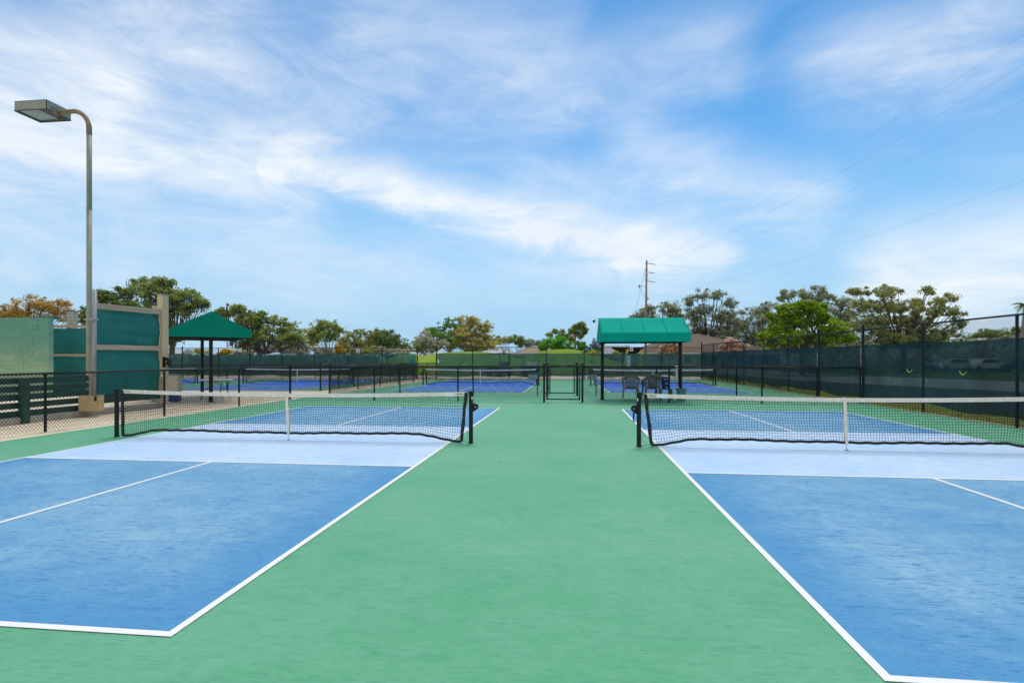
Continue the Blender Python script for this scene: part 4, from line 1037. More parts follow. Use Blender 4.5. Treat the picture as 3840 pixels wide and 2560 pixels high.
T('amber_tree', 'tall amber tree behind the fence above the number 3 sign', 'tree', 1760, 86, [(1742, 1212, 34, 28), (1790, 1225, 38, 26), (1745, 1262, 65, 26), (1800, 1270, 48, 24), (1835, 1278, 24, 20), (1822, 1225, 24, 22), (1700, 1285, 60, 20), (1780, 1292, 65, 16), (1725, 1240, 40, 25), (1775, 1200, 22, 14), (1840, 1295, 40, 14)], 'tan', 'bark_pale', dens=1.05, lsize=.13, twig=1.6, crad=0.5)
for i, (lab, b_, lb, lf) in enumerate((('low distant tree left of the pale metal roof', 1890, [(1880, 1276, 30, 16), (1905, 1272, 22, 14)], 'olive'), ('dark distant tree above the pale metal roof', 1940, [(1938, 1274, 26, 18), (1960, 1284, 24, 12)], 'oak2'), ('distant tree above the beige shingle roof', 1985, [(1980, 1284, 34, 10), (2010, 1288, 26, 10)], 'olive'))):
    T('distant_tree', lab, 'tree', b_, 135, lb, lf, dens=1.2, lsize=.2, crad=.8)
T('silvery_shrub', 'silvery shrub behind the beige roof', 'shrub', 2002, 128, [(1998, 1290, 22, 9), (2030, 1284, 18, 10)], 'silver', dens=.8, lsize=.18, crad=.6)
T('leafy_tree', 'rounded bright green tree left of the tall pine', 'tree', 2090, 98, [(2062, 1292, 34, 18), (2108, 1288, 36, 20), (2085, 1274, 32, 14), (2040, 1300, 20, 12), (2125, 1302, 28, 14)], 'bush', dens=1.2, lsize=.17, crad=.6)
T('airy_tree', 'open crowned tree sticking up behind the bright green one', 'tree', 2100, 112, [(2080, 1243, 15, 9), (2110, 1248, 22, 13), (2135, 1264, 14, 10), (2062, 1256, 16, 8), (2100, 1265, 25, 10), (2146, 1275, 12, 10)], 'oak', dens=.55, lsize=.15, crad=.55)
T('pine_tree', 'lone tall thin pine with an open crown', 'pine', 2156, 102, [(2160, 1222, 13, 6), (2181, 1216, 9, 7), (2146, 1238, 8, 4), (2189, 1236, 10, 6), (2166, 1246, 11, 4), (2178, 1262, 4, 6), (2139, 1246, 6, 4), (2192, 1248, 5, 4), (2170, 1228, 15, 5)], 'oak', 'bark_pine', dens=.75, lsize=.16, crad=.5, trunk_r=.22, fork=.80)
T('slim_tree', 'slim leafy tree just right of the pine trunk', 'tree', 2178, 92, [(2172, 1290, 12, 12), (2192, 1298, 16, 12), (2180, 1312, 18, 8)], 'green', dens=.6, lsize=.14)
T('feathery_tree', 'feathery grey green tree touching the left end of the teal canopy', 'tree', 2230, 88, [(2222, 1288, 18, 16), (2242, 1296, 16, 16), (2210, 1308, 18, 10), (2236, 1312, 22, 10)], 'silver', dens=.75, lsize=.13)
T('mossy_oak', 'sparse mossy oak rising behind the teal canopy roof', 'tree', 2480, 112, [(2400, 1168, 28, 14), (2440, 1162, 26, 15), (2492, 1150, 28, 18), (2532, 1150, 24, 17), (2460, 1190, 55, 16), (2548, 1168, 16, 16), (2385, 1185, 20, 12), (2510, 1185, 45, 16)], 'mossy', dens=.5, lsize=0.17, moss=.6, twig=1.6, crad=0.75)
T('mossy_oak', 'tall mossy oak above the brown hip roof', 'tree', 2660, 116, [(2635, 1098, 28, 18), (2692, 1110, 30, 18), (2600, 1122, 24, 18), (2742, 1140, 20, 24), (2630, 1165, 50, 32), (2690, 1185, 55, 34), (2592, 1185, 40, 30), (2740, 1200, 38, 30), (2640, 1235, 65, 30), (2705, 1245, 60, 28), (2660, 1280, 70, 20)], 'mossy', dens=.72, lsize=0.18, moss=.55, twig=1.5, crad=0.8)
T('mossy_oak', 'broad mossy oak left of the bright green tree', 'tree', 2850, 118, [(2812, 1168, 36, 18), (2870, 1152, 32, 20), (2840, 1198, 55, 26), (2890, 1188, 38, 28), (2800, 1212, 36, 22), (2830, 1240, 60, 24), (2780, 1250, 42, 26), (2870, 1268, 60, 22), (2790, 1285, 60, 18), (2760, 1215, 40, 24), (2920, 1270, 60, 30), (2740, 1260, 40, 24)], 'mossy', dens=0.95, lsize=0.18, moss=.3, crad=0.8)
T('bright_tree', 'large bright lime green tree beyond the right fence', 'tree', 3010, 48, [(2972, 1150, 42, 20), (3030, 1165, 50, 28), (3062, 1148, 28, 16), (2932, 1182, 42, 26), (3112, 1185, 30, 20), (3000, 1208, 80, 36), (3100, 1232, 55, 30), (2922, 1238, 50, 26), (3150, 1252, 38, 22), (3182, 1264, 16, 14), (2880, 1256, 30, 12), (3000, 1268, 85, 26), (3095, 1275, 65, 22), (2930, 1285, 50, 16)], 'lime', dens=1.25, lsize=.13, crad=.42, nper=40)
T('live_oak', 'brownish oak whose crown tops the bright lime green tree', 'tree', 3080, 72, [(2960, 1100, 28, 15), (3010, 1096, 32, 16), (3062, 1092, 32, 18), (3110, 1110, 38, 20), (3150, 1130, 34, 22), (3130, 1160, 48, 28), (3060, 1122, 46, 22), (3172, 1190, 42, 36), (2935, 1118, 18, 12), (3185, 1240, 40, 36)], 'mossy', dens=.75, lsize=.12, crad=.48, twig=1.4)
T('live_oak', 'widest oak on the right, behind the tall side fence', 'tree', 3390, 58, [(3230, 1090, 36, 15), (3290, 1095, 46, 18), (3350, 1090, 32, 14), (3300, 1138, 85, 30), (3222, 1150, 46, 34), (3400, 1150, 75, 30), (3462, 1092, 30, 13), (3440, 1128, 28, 18), (3545, 1118, 36, 15), (3522, 1155, 55, 30), (3592, 1170, 26, 16), (3340, 1198, 100, 34), (3480, 1200, 80, 34), (3585, 1215, 22, 22), (3250, 1218, 65, 34), (3420, 1248, 110, 30), (3560, 1245, 42, 26), (3300, 1268, 90, 26), (3480, 1275, 90, 22)], 'olive', dens=.85, lsize=.12, crad=.46, twig=1.2)
for lab, b_, lb, lf in (('low oak right of the widest oak, seen through the fence top', 3690, [(3660, 1262, 26, 12), (3692, 1245, 34, 14), (3640, 1275, 30, 12), (3715, 1262, 25, 14)], 'oak2'), ('low oak near the right edge behind the last fence post', 3790, [(3745, 1252, 30, 12), (3795, 1240, 34, 14), (3830, 1245, 24, 15), (3780, 1268, 50, 14)], 'oak')):
    T('low_oak', lab, 'tree', b_, 78, lb, lf, dens=1.0, lsize=.13, crad=.5)
T('dry_tree', 'small tree with dry orange leaves beside the right canopy post', 'tree', 2512, 82, [(2500, 1298, 18, 10), (2530, 1302, 20, 13), (2488, 1316, 18, 9), (2515, 1312, 30, 12), (2522, 1288, 14, 7), (2545, 1318, 16, 10)], 'dry', dens=.9, lsize=.17, crad=.5)
T('dry_tree', 'small tree with dry orange leaves at the corner of the brown house', 'tree', 2745, 78, [(2740, 1274, 18, 14), (2722, 1300, 22, 16), (2765, 1294, 24, 16), (2790, 1312, 16, 12), (2706, 1318, 14, 10), (2750, 1318, 30, 12)], 'dry', dens=.75, lsize=.15, crad=.45)
for lab, b_, D_, lb, lf in (
    ('brownish thicket bush below the mossy oak on the left', 960, 58, [(960, 1315, 50, 14), (920, 1325, 30, 10)], 'brush'),
    ('wide brownish thicket bush under the mossy oak crown', 1050, 60, [(1050, 1302, 50, 18), (1090, 1312, 36, 14)], 'brush'),
    ('brownish thicket bush left of the round headed tree', 1140, 62, [(1130, 1308, 36, 16), (1170, 1315, 36, 12)], 'brush'),
    ('olive thicket bush at the foot of the round headed tree', 1230, 64, [(1215, 1316, 40, 12), (1250, 1318, 30, 10)], 'olive'),
    ('yellow leaved bush at the right foot of the round headed tree', 1275, 63, [(1276, 1305, 11, 18), (1282, 1318, 12, 8)], 'yellow'),
    ('bright yellow bush seen between the canopy posts and sign 1', 842, 70, [(845, 1318, 13, 7), (835, 1323, 12, 6)], 'yellow'),
    ('ochre bush band seen under the dark green canopy', 725, 85, [(710, 1316, 30, 8), (760, 1318, 26, 7)], 'tan'),
    ('tan bush right of the yellow bush', 890, 84, [(885, 1320, 26, 7), (915, 1318, 20, 8)], 'tan'),
    ('olive thicket bush below the number 2 sign', 1360, 62, [(1330, 1316, 40, 14), (1390, 1314, 40, 14)], 'olive'),
    ('olive thicket bush at the right end of the left back fence', 1480, 63, [(1450, 1316, 40, 12), (1510, 1316, 40, 12)], 'brush'),
    ('low green bush at the left end of the far mound', 2185, 78, [(2200, 1322, 22, 8), (2230, 1322, 16, 10)], 'green'),
    ('golden bush under the left end of the teal canopy', 2226, 74, [(2226, 1325, 8, 6)], 'yellow'),
    ('brownish thicket bush right of the dry orange tree', 2920, 90, [(2900, 1300, 40, 14), (2940, 1302, 35, 12)], 'brush'),
    ('brownish thicket bush under the bright lime green tree', 3010, 60, [(2960, 1300, 60, 14), (3050, 1302, 60, 14)], 'brush'),
    ('brownish thicket bush left of the last tall terminal post', 3190, 64, [(3150, 1296, 45, 18), (3215, 1290, 40, 18)], 'brush'),
    ('dark olive thicket bush below the widest oak', 3380, 62, [(3300, 1292, 60, 18), (3380, 1292, 60, 18)], 'olive'),
    ('dark olive thicket bush at the right foot of the widest oak', 3530, 62, [(3480, 1288, 55, 18), (3570, 1284, 55, 18)], 'olive'),
    ('brownish thicket bush below the low oaks at the right edge', 3720, 72, [(3660, 1284, 60, 12), (3760, 1278, 60, 12)], 'brush'),
    ('tan bush in front of the grey roofed house', 2310, 76, [(2318, 1326, 16, 8)], 'tan')):
    T('bush', lab, 'bush', b_, D_, lb, lf, dens=1.1, lsize=.12, group='bushes behind the back fence', crad=.4, fork=.1, trunk_r=.05)
# dark leaf mass added to fill the tree shade seen through the left cloth
n = 9000; px_ = RNG.uniform(-200, 1420, n); D_ = RNG.uniform(60, 66, n)
P_ = np.array([tuple(at(a, HOR, b)) for a, b in zip(px_, D_)]); P_[:, 2] = RNG.random(n)*1.7+.05
a_ = RNG.normal(0, 1, (n, 3)); a_ /= np.linalg.norm(a_, axis=1)[:, None]; b_ = np.cross(a_, RNG.normal(0, 1, (n, 3))); b_ /= np.linalg.norm(b_, axis=1)[:, None]
V = np.stack([P_-a_*.28, P_-b_*.2, P_+a_*.28, P_+b_*.2], 1)
o = np_mesh('undergrowth', V.reshape(-1, 3), np.arange(n*4).reshape(-1, 4), LM['dark'])
tag(o, 'dark undergrowth added to fill the tree shade seen through the left windscreen', 'undergrowth', kind='stuff')
n = 12000; px_ = RNG.uniform(2930, 4300, n); D_ = RNG.uniform(70, 80, n)
P_ = np.array([tuple(at(a, HOR, b)) for a, b in zip(px_, D_)]); P_[:, 2] = RNG.random(n)**1.3*3.2+.05
a_ = RNG.normal(0, 1, (n, 3)); a_ /= np.linalg.norm(a_, axis=1)[:, None]; b_ = np.cross(a_, RNG.normal(0, 1, (n, 3))); b_ /= np.linalg.norm(b_, axis=1)[:, None]
V = np.stack([P_-a_*.3, P_-b_*.2, P_+a_*.3, P_+b_*.2], 1)
o = np_mesh('undergrowth', V.reshape(-1, 3), np.arange(n*4).reshape(-1, 4), LM['brush'])
tag(o, 'dark undergrowth below the oaks beyond the right fence', 'undergrowth', kind='stuff')
# palm at the right edge
base = at(3822, HOR, 58); base.z = 0
t = thing('palm_tree', 'palm tree on a slender trunk cut by the right edge', 'palm', base, 0, 'trees beyond the fences')
hz = at(3845, 1140, 58)-base
mb = MB(); mb.tube([(0, 0, 0), tuple(hz*.5+Vector((-.08, 0, 0))), tuple(hz)], [.16, .13, .12], 8); mb.build('trunk', M['bark_pale'], t)
vs = []
for k in range(26):
    a = 2*PI*k/26+RNG.normal(0, .1); el = RNG.uniform(-.9, .7); L_ = RNG.uniform(.8, 1.2)
    d = Vector((math.cos(a), math.sin(a), 0)); pr = None
    for j in range(7):
        s = j/6; p = hz+d*(L_*s*math.cos(el*.6))+Vector((0, 0, L_*(s*math.sin(el)-.55*s*s)))
        if pr is not None:
            for q in range(4):
                m_ = pr.lerp(p, q/4)
                for sg in (-1, 1):
                    sd = d.cross(Vector((0, 0, 1)))*sg; e = m_+sd*(.38*(1-.5*s))+Vector((0, 0, -.12))+d*.12
                    vs += [m_, m_+d*.05, e+d*.02, e]
        pr = p
np_mesh('fronds', [tuple(v) for v in vs], np.arange(len(vs)).reshape(-1, 4), LM['oak'], t)

# ------------------------------------------------------------------ houses
def hip_house(label, px0, px1, D, z_e, z_r, depth, ridge, roof, overhang=.0, wins=True):
    """ridge=(px a, px b) of the ridge"""
    a, b = at(px0, HOR, D), at(px1, HOR, D); L = (b-a).length; c = (a+b)/2; c.z = 0
    t = thing('house', label, 'house', c, YAW, 'houses beyond the courts'); k = D/FOC
    r0 = (ridge[0]-(px0+px1)/2)*k; r1 = (ridge[1]-(px0+px1)/2)*k; l, w = L/2, depth/2
    mb = MB(); vs = [(-l, -w, z_e), (l, -w, z_e), (l, w, z_e), (-l, w, z_e), (r0, 0, z_r), (r1, 0, z_r)]
    mb.add(vs, [(0, 1, 5, 4), (1, 2, 5), (2, 3, 4, 5), (3, 0, 4), (3, 2, 1, 0)]); rf_ = mb.build('roof', M[roof], t)
    mb = MB()
    for x, y in ((0, -w), (0, w)): mb.box((x, y, z_e-.1), (2*l+.06, .08, .2))
    for x in (-l, l): mb.box((x, 0, z_e-.1), (.08, 2*w-.1, .2))
    mb.build('fascia', M['house_white'], rf_)
    mb = MB()
    for q in ((-l, -w), (l, -w)):
        mb.tube([(q[0], q[1], z_e+.03), ((r0 if q[0] < 0 else r1), 0, z_r+.03)], .09, 5)
    mb.build('ridge_caps', M['roof_beige'] if roof == 'roof_brown' else M[roof], rf_)
    mb = MB(); mb.box((0, 0, (z_e-.2)/2), (2*l-1.2, 2*w-1.2, z_e-.2)); mb.build('wall', M['house_wall'], t)
    if wins:
        nn = max(2, int(L/4.5))
        for i in range(nn):
            x = -l+1.4+(2*l-2.8)*(i+.5)/nn
            mb = MB(); mb.box((x, -w+.56, 1.25), (1.5, .08, 1.3)); f_ = mb.build('window', M['house_white'], t)
            mb = MB(); mb.box((x, -w+.53, 1.25), (1.3, .08, 1.12)); mb.build('pane', M['glass'], f_)
    return t
hip_house('house with a large brown hip roof behind the teal canopy', 2366, 2875, 100, 2.35, 5.95, 16, (2540, 2608), 'roof_brown')
hip_house('house with a low beige shingle roof behind the far mound', 1915, 2135, 125, 2.2, 4.4, 12, (2000, 2062), 'roof_beige')
hip_house('house with a pale blue white metal roof above the number 3 sign', 1800, 1945, 140, 2.3, 4.5, 12, (1848, 1872), 'roof_white')
hip_house('house with a plain grey shingle roof under the teal canopy', 2215, 2420, 112, 2.4, 4.15, 12, (2262, 2345), 'roof_grey')
hip_house('white roofed house half hidden behind trees at the footpath gap', 1520, 1700, 150, 2.3, 3.6, 12, (1570, 1650), 'roof_white')
p = at(668, HOR, 70)
t = thing('white_shed', 'pale shed roof glimpsed under the dark green canopy', 'shed', (p.x, p.y, 0), YAW)
mb = MB(); mb.box((-.6, 0, 1.05), (3.2, 2.4, 2.1)); mb.build('wall', M['house_white'], t)
mb = MB(); mb.add([(-2.4, -1.4, 2.1), (1.2, -1.4, 2.1), (1.2, 1.4, 2.1), (-2.4, 1.4, 2.1), (-2.4, 0, 2.7), (1.2, 0, 2.7)], [(0, 1, 5, 4), (2, 3, 4, 5), (1, 2, 5), (3, 0, 4), (3, 2, 1, 0)]); mb.build('roof', M['roof_white'], t)
# dark market umbrella-like awning beside the grey house
p = at(2347, HOR, 84)
t = thing('porch_awning', 'dark angular porch awning in front of the grey roofed house', 'awning', (p.x, p.y, 0), YAW)
mb = MB(); mb.add([(-2.3, -1.2, 3.25), (2.6, -1.2, 3.15), (2.6, 1.2, 3.15), (-2.3, 1.2, 3.25), (-.3, 0, 1.9), (1.3, 0, 1.9)], [(0, 1, 2, 3), (1, 0, 4, 5), (3, 2, 5, 4), (0, 3, 4), (2, 1, 5)]); mb.build('canopy', M['black_matte'], t)
mb = MB(); mb.tube([(.4, 0, 0), (.4, 0, 1.75)], .06, 8); mb.build('post', M['post_blk'], t)

# ------------------------------------------------------------------ utility pole and lines
UP = 72.0; ub = at(2420, HOR, UP); ub.z = 0; ut = at(2425, 976, UP)
t = thing('utility_pole', 'wooden utility pole behind the teal canopy', 'utility pole', ub)
tv = ut-ub
mb = MB(); mb.tube([(0, 0, 0), tuple(tv*.5), tuple(tv)], [.17, .145, .115], 10); mb.build('pole', M['pole_wood'], t, smooth=True)
def rel(px_, py_, D_=UP): return at(px_, py_, D_)-ub
ins = [((2428, 987), (2456, 992)), ((2430, 1021), (2456, 1025)), ((2428, 1054), (2456, 1058)), ((2426, 1119), (2434, 1121))]
for a, b_ in ins:
    mb = MB(); A0, B0 = rel(*a), rel(*b_); mb.tube([A0, B0], .03, 6)
    for k in range(7): q = A0.lerp(B0, .15+.8*k/6); mb.box(q, (.05, .12, .12))
    mb.build('insulator', M['galv'], t)
for py_ in (987, 1012, 1031, 1048, 1114, 1123):
    mb = MB(); q = rel(2424.5, py_); mb.lathe([(.17, -.05), (.17, .05)], 10, q); mb.build('band', M['galv'], t)
mb = MB(); mb.tube([rel(2419, 1075), rel(2400, 1072)], .03, 6); mb.tube([rel(2418, 1113), rel(2400, 1082)], .02, 6); mb.box(rel(2397, 1073), (.35, .3, .12)); mb.tube([rel(2397, 1068), rel(2399, 1082)], .06, 6); mb.build('side_bracket', M['galv'], t)
GW = [('guy wire with a yellow guard left of the number 4 sign', (2419, 1005), (2340, 1372), (2351, 1310), 72), ('thin guy wire with a narrow yellow guard left of sign 4', (2419, 1010), (2352, 1330), (2357, 1308), 70), ('guy wire with a yellow guard right of the number 4 sign', (2420, 1130), (2400, 1374), (2404, 1312), 70)]
for lab, a, b_, g, D_ in GW:
    A0, B0, G0 = at(*a, UP), at(*b_, D_), at(*g, D_)
    B1 = Vector(B0); t = thing('guy_wire', lab, 'guy wire', B1, 0, 'guy wires of the utility pole')
    mb = MB(); mb.tube([Vector((0, 0, 0)), A0-B1], .012, 4); mb.build('wire', M['galv'], t)
    mb = MB(); mb.tube([Vector((0, 0, 0)), G0-B1], .11 if 'narrow' not in lab else .06, 8); mb.build('guard', M['yellow'], t)
def wire(lab, pts_px, r=.011):
    P = [at(*q) for q in pts_px]; o0 = P[0]
    # quadratic sag through three given points
    n_ = 28; out = []
    for i in range(n_+1):
        s = i/n_; a = P[0].lerp(P[1], s); out.append(a+Vector((0, 0, -pts_px_sag*4*s*(1-s)))-o0)
    t = thing('power_line', lab, 'cable', o0, 0, 'power lines'); mb = MB(); mb.tube(out, r, 4); mb.build('cable', M['cable'], t)
for lab, a, ex, ey, sg in (('topmost power line rising from the pole to the top right', (2428, 985), 3840, 93, 1.0), ('second power line from the top rising to the right', (2430, 1012), 3840, 204, 1.0), ('third power line from the top rising to the right', (2430, 1046), 3840, 338, 1.0), ('lowest power line rising to the right above the trees', (2428, 1113), 3840, 632, 1.1)):
    pts_px_sag = sg
    De = 26.0; k = 1.25                                   # runs on past the frame edge to the next pole
    A0 = at(a[0], a[1], UP); B0 = at(ex, ey, De); E = A0+(B0-A0)*1.18
    wire(lab, [(a[0], a[1], UP), ((E-CAM).dot(CR)/(E-CAM).dot(CF)*FOC+1920, HOR-(E.z-CZ)/(E-CAM).dot(CF)*FOC, (E-CAM).dot(CF))], .0033)
for lab, a, b_ in (('faint upper cable running right from the pole over the oaks', (2457, 992), (4000, 1100)), ('faint middle cable running right from the pole over the oaks', (2457, 1025), (4000, 1128)), ('faint lower cable running right from the pole across the oak crowns', (2434, 1121), (4000, 1225))):
    pts_px_sag = .3; wire(lab, [(a[0], a[1], UP), (b_[0], b_[1], 56)], .0033)

# ------------------------------------------------------------------ golf carts and parked cars behind the cloth
def wheel(t, x, y, r, w):
    mb = MB(); mb.lathe([(r*.6, -w/2), (r, -w/2), (r, w/2), (r*.6, w/2)], 18); mb.v = [(x+vz, y+vx, r+vy) for vx, vy, vz in mb.v]; o = mb.build('wheel', M['tyre'], t)
    mb = MB(); mb.lathe([(r*.58, -w/2-.01), (r*.58, w/2+.01)], 14); mb.v = [(x+vz, y+vx, r+vy) for vx, vy, vz in mb.v]; mb.build('rim', M['galv'], o)
def cart(label, px_, D_, roofm, rot):
    p = at(px_, HOR, D_); t = thing('golf_cart', label, 'golf cart', (p.x, p.y, 0), rot, 'golf carts on the path')
    mb = MB(); mb.box((0, 0, .38), (1.15, 2.2, .2)); mb.box((0, .85, .58), (1.1, .5, .3)); mb.box((0, -.55, .58), (1.1, .7, .28)); mb.build('body', M['cart_body'], t, bevel=.05)
    for x in (-.29, .29):
        mb = MB(); mb.box((x, -.4, .78), (.54, .5, .12)); mb.box((x, -.68, 1.0), (.54, .12, .42)); mb.build('seat', M['white'] if roofm == 'cart_roof' else M['cart_dark'], t, bevel=.04)
    mb = MB()
    for x in (-.55, .55):
        for y, y2 in ((-.85, -.75), (.8, .6)): mb.tube([(x, y, .6), (x*.95, y2, 1.82)], .022, 6)
    mb.build('roof_post', M['cart_dark'], t)
    mb = MB(); mb.box((0, -.08, 1.86), (1.2, 1.75, .07)); mb.build('roof', M[roofm], t, bevel=.03)
    mb = MB(); mb.tube([(-.25, .45, .6), (-.25, .25, 1.0)], .02, 6); mb.tube([(-.25+.17*math.cos(a*PI/6), .24+.07*math.sin(a*PI/6), 1.0+.15*math.sin(a*PI/6)) for a in range(13)], .014, 5); mb.build('steering_wheel', M['cart_dark'], t)
    for x in (-.5, .5):
        for y in (-.75, .75): wheel(t, x, y, .22, .18)
cart('golf cart with a pale roof seen through the windscreen near the gate', 1988, 45.5, 'cart_roof', .25)
cart('golf cart with a dark roof seen through the windscreen under sign 3', 1872, 45.0, 'cart_dark', .75)
def car(label, p, rot, m):
    t = thing('parked_car', label, 'car', (p.x, p.y, 0), rot, 'cars parked beyond the right fence')
    mb = MB(); prof = [(-2.2, .35), (-2.25, .75), (-1.9, .92), (-1.2, .98), (-.7, 1.42), (.75, 1.45), (1.35, 1.0), (2.1, .85), (2.25, .6), (2.2, .35)]
    mb.poly_prism([(x, -.85, z) for x, z in prof], (0, 1, 0), 1.7); b_ = mb.build('body', M[m], t, bevel=.06)
    mb = MB()
    for y in (-.862, .862): mb.poly_prism([(-1.05, y, 1.0), (-.65, y, 1.36), (.68, y, 1.38), (1.15, y, 1.0)], (0, 1, 0), .01 if y > 0 else -.01)
    mb.build('side_windows', M['glass'], t)
    for x in (-1.35, 1.4):
        for y in (-.8, .8):
            mb = MB(); mb.lathe([(.2, -.1), (.32, -.1), (.32, .1), (.2, .1)], 16); mb.v = [(x+vx, y+vz, .32+vy) for vx, vy, vz in mb.v]; mb.build('wheel', M['tyre'], t)
for lab, px_, D_, m_ in (('silver car parked beyond the right windscreen, leftmost of the row', 3570, 60, 'car_silver'), ('white car parked beyond the right windscreen, middle of the row', 3690, 60, 'car_white'), ('dark car parked beyond the right windscreen, rightmost of the row', 3800, 60, 'car_dark')):
    car(lab, at(px_, HOR, D_), .15, m_)

# ------------------------------------------------------------------ light: sun, sky with cirrus
SUN_EL, SUN_AZ = math.radians(66), math.radians(4)     # azimuth measured from +y towards +x
sl = bpy.data.lights.new('Sun', 'SUN'); sl.energy = 1.75; sl.angle = math.radians(18); sl.color = (1, .94, .84)
so = bpy.data.objects.new('Sun', sl); COL.objects.link(so)
sd = Vector((math.sin(SUN_AZ)*math.cos(SUN_EL), math.cos(SUN_AZ)*math.cos(SUN_EL), math.sin(SUN_EL)))
so.rotation_euler = sd.to_track_quat('Z', 'Y').to_euler(); so.location = (0, 0, 40)

W = bpy.data.worlds.new('World'); SC.world = W; W.use_nodes = True
nt = NT(W.node_tree); bg = W.node_tree.nodes['Background']
sky = nt.new('ShaderNodeTexSky', sky_type='NISHITA'); sky.sun_disc = False; sky.sun_elevation = SUN_EL; sky.sun_rotation = SUN_AZ
sky.air_density = 1.0; sky.dust_density = .1; sky.ozone_density = 1.0; sky.altitude = 0
hs = nt.new('ShaderNodeHueSaturation'); hs.inputs['Saturation'].default_value = 1.0
nt.l.new(sky.outputs[0], hs.inputs['Color'])
dirv = nt.new('ShaderNodeTexCoord').outputs['Generated']
sx = nt.new('ShaderNodeSeparateXYZ'); nt.l.new(dirv, sx.inputs[0]); X_, Y_, Z_ = sx.outputs
az = nt.math('ARCTAN2', X_, Y_); el = nt.math('ARCSINE', Z_)
ae = nt.new('ShaderNodeCombineXYZ'); nt.put(ae.inputs[0], az); nt.put(ae.inputs[1], nt.math('MULTIPLY', el, 1.25)); avec = ae.outputs[0]
nA = nt.noise(nt.mapping(avec, (0, 0, .42), (2.6, 7.0, 1)), 1.0, 11, .62, .6)      # wispy streaks falling to the right
nB = nt.noise(nt.mapping(avec, (0, 0, .3), (1.5, 2.6, 1), (3.1, 1.7, 0)), 1.0, 6, .55, .3)  # broad veil
nC = nt.noise(nt.mapping(avec, (0, 0, .7), (7, 15, 1), (1, 4, 0)), 1.0, 11, .68, .9)    # fine fibres
warp = nt.math('MULTIPLY', nt.math('SUBTRACT', nt.noise(nt.mapping(avec, (0, 0, .3), (3.0, 4.0, 1), (7, 2, 0)), 1.0, 8, .6, .4), .5), .13)
warp2 = nt.math('MULTIPLY', nt.math('SUBTRACT', nC, .5), .05)
azw = nt.math('ADD', az, warp); elw = nt.math('ADD', nt.math('ADD', el, nt.math('MULTIPLY', warp, .35)), warp2)
def px2ae(dx, dy):                                   # photo position -> direction on the sky
    v = CF*FOC+CR*(dx*1.6327-1920)+Vector((0, 0, HOR-dy*1.6327)); v.normalize()
    return math.atan2(v.x, v.y), math.asin(v.z)
def blob(p0, p1, wid, soft, gain):
    """soft capsule on the sky between two directions"""
    a0, e0 = px2ae(*p0); a1, e1 = px2ae(*p1); L_ = math.hypot(a1-a0, e1-e0); ux, uy = (a1-a0)/L_, (e1-e0)/L_
    rx_ = nt.math('SUBTRACT', azw, a0); ry_ = nt.math('SUBTRACT', elw, e0)
    s_ = nt.math('ADD', nt.math('MULTIPLY', rx_, ux), nt.math('MULTIPLY', ry_, uy))
    sc_ = nt.math('MINIMUM', nt.math('MAXIMUM', s_, 0.0), L_)
    ox = nt.math('SUBTRACT', rx_, nt.math('MULTIPLY', sc_, ux)); oy = nt.math('SUBTRACT', ry_, nt.math('MULTIPLY', sc_, uy))
    dd = nt.math('SQRT', nt.math('ADD', nt.math('MULTIPLY', ox, ox), nt.math('MULTIPLY', oy, oy)))
    w_ = wid/1235.0
    return nt.math('MULTIPLY', nt.sstep(dd, w_*soft, w_, 1.0, 0.0), gain)
def vmax(*v):
    r = v[0]
    for q in v[1:]: r = nt.math('MAXIMUM', r, q)
    return r
def add(*v):
    r = v[0]
    for q in v[1:]: r = nt.math('ADD', r, q)
    return r
bands = add(
    vmax(blob((600, 385), (900, 420), 66, .0, .88), blob((880, 422), (1180, 500), 74, .0, .92), blob((1160, 495), (1450, 570), 74, .0, .95), blob((1430, 568), (1640, 585), 62, .0, .55),
         blob((-150, 225), (230, 295), 190, .0, .78), blob((180, 290), (680, 385), 130, .0, .60)),
    vmax(blob((-100, 430), (600, 480), 210, .0, .34), blob((700, 330), (1500, 520), 210, .0, .30), blob((300, 120), (760, 200), 230, .0, .40)),
    vmax(blob((930, 60), (1250, 160), 200, .0, .52), blob((1200, 190), (1640, 110), 130, .0, .45), blob((1930, 140), (2230, 70), 140, .0, .36)),
    vmax(blob((2120, 640), (2500, 590), 180, .0, 1.15), blob((2250, 740), (2600, 560), 240, .0, .45), blob((1450, 330), (1850, 470), 110, .0, .40)),
    blob((0, 90), (500, 60), 150, .0, .20), blob((700, 640), (1500, 640), 120, .0, .22))
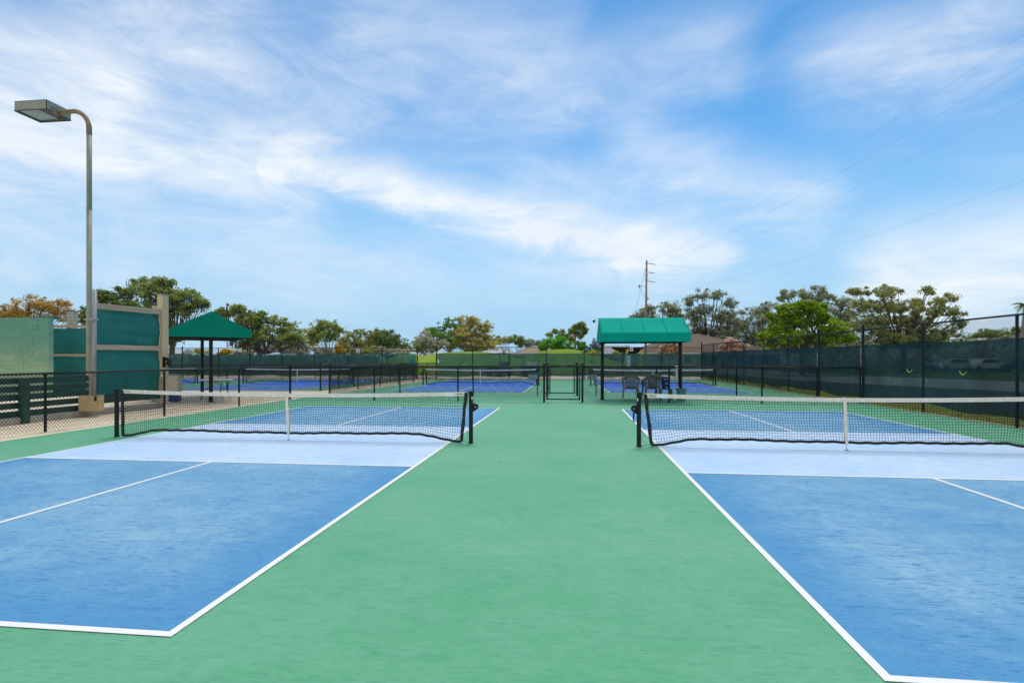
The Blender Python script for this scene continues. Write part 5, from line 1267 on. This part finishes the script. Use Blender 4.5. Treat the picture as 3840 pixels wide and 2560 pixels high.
fib = nt.sstep(nA, .28, .70); fin = nt.sstep(nC, .3, .72)
tex = nt.math('ADD', .36, nt.math('ADD', nt.math('MULTIPLY', fib, .50), nt.math('MULTIPLY', fin, .34)))
veil = nt.math('MULTIPLY', nt.math('MULTIPLY', nt.sstep(nB, .40, .74), .24), nt.math('ADD', .5, fin))
wis = nt.math('MULTIPLY', nt.math('MULTIPLY', nt.sstep(nA, .45, .78), nt.sstep(nB, .34, .60)), .30)
haze = nt.sstep(el, .0, .44, .96, 0.0)
over = nt.math('MAXIMUM', nt.sstep(el, .62, 1.05, 0, .75), nt.sstep(nt.math('MULTIPLY', Y_, -1.0), .05, .5, 0, .80))   # unseen cloud added overhead and behind to brighten faces turned to the camera
mask = add(nt.math('MULTIPLY', bands, tex), veil, wis, nt.math('MULTIPLY', over, nt.sstep(nB, .2, .6, .7, 1.0)))
mask = nt.math('MINIMUM', mask, .97)
mask = nt.math('MULTIPLY', mask, nt.sstep(el, -.02, .0))
shade = nt.mix(nt.sstep(nB, .5, .75), (8.0, 8.55, 9.1), (6.3, 7.1, 8.3))
clear = nt.mix(haze, nt.mix(1.0, hs.outputs[0], (.56, 1.10, 1.34), 'MULTIPLY'), (3.5, 5.7, 7.9))
skyc = nt.mix(mask, clear, shade)
skyc = nt.mix(nt.math('MULTIPLY', over, .8), skyc, (7.8, 7.7, 7.4))
nt.put(bg.inputs[0], skyc); bg.inputs[1].default_value = .10

# ------------------------------------------------------------------ camera and render settings
cd = bpy.data.cameras.new('Camera'); co = bpy.data.objects.new('Camera', cd); COL.objects.link(co)
cd.sensor_width = 36; cd.lens = FOC/3840*36; cd.shift_y = (HOR-1280)/3840; cd.clip_start = .05; cd.clip_end = 4000
co.location = CAM; co.rotation_euler = (PI/2, 0, YAW); SC.camera = co
vs_ = SC.view_settings; vs_.view_transform = 'Standard'; vs_.look = 'None'; vs_.gamma = 1; vs_.exposure = 0.15; vs_.use_curve_mapping = False
SC.render.engine = 'CYCLES'; SC.cycles.transparent_max_bounces = 16; SC.cycles.max_bounces = 8
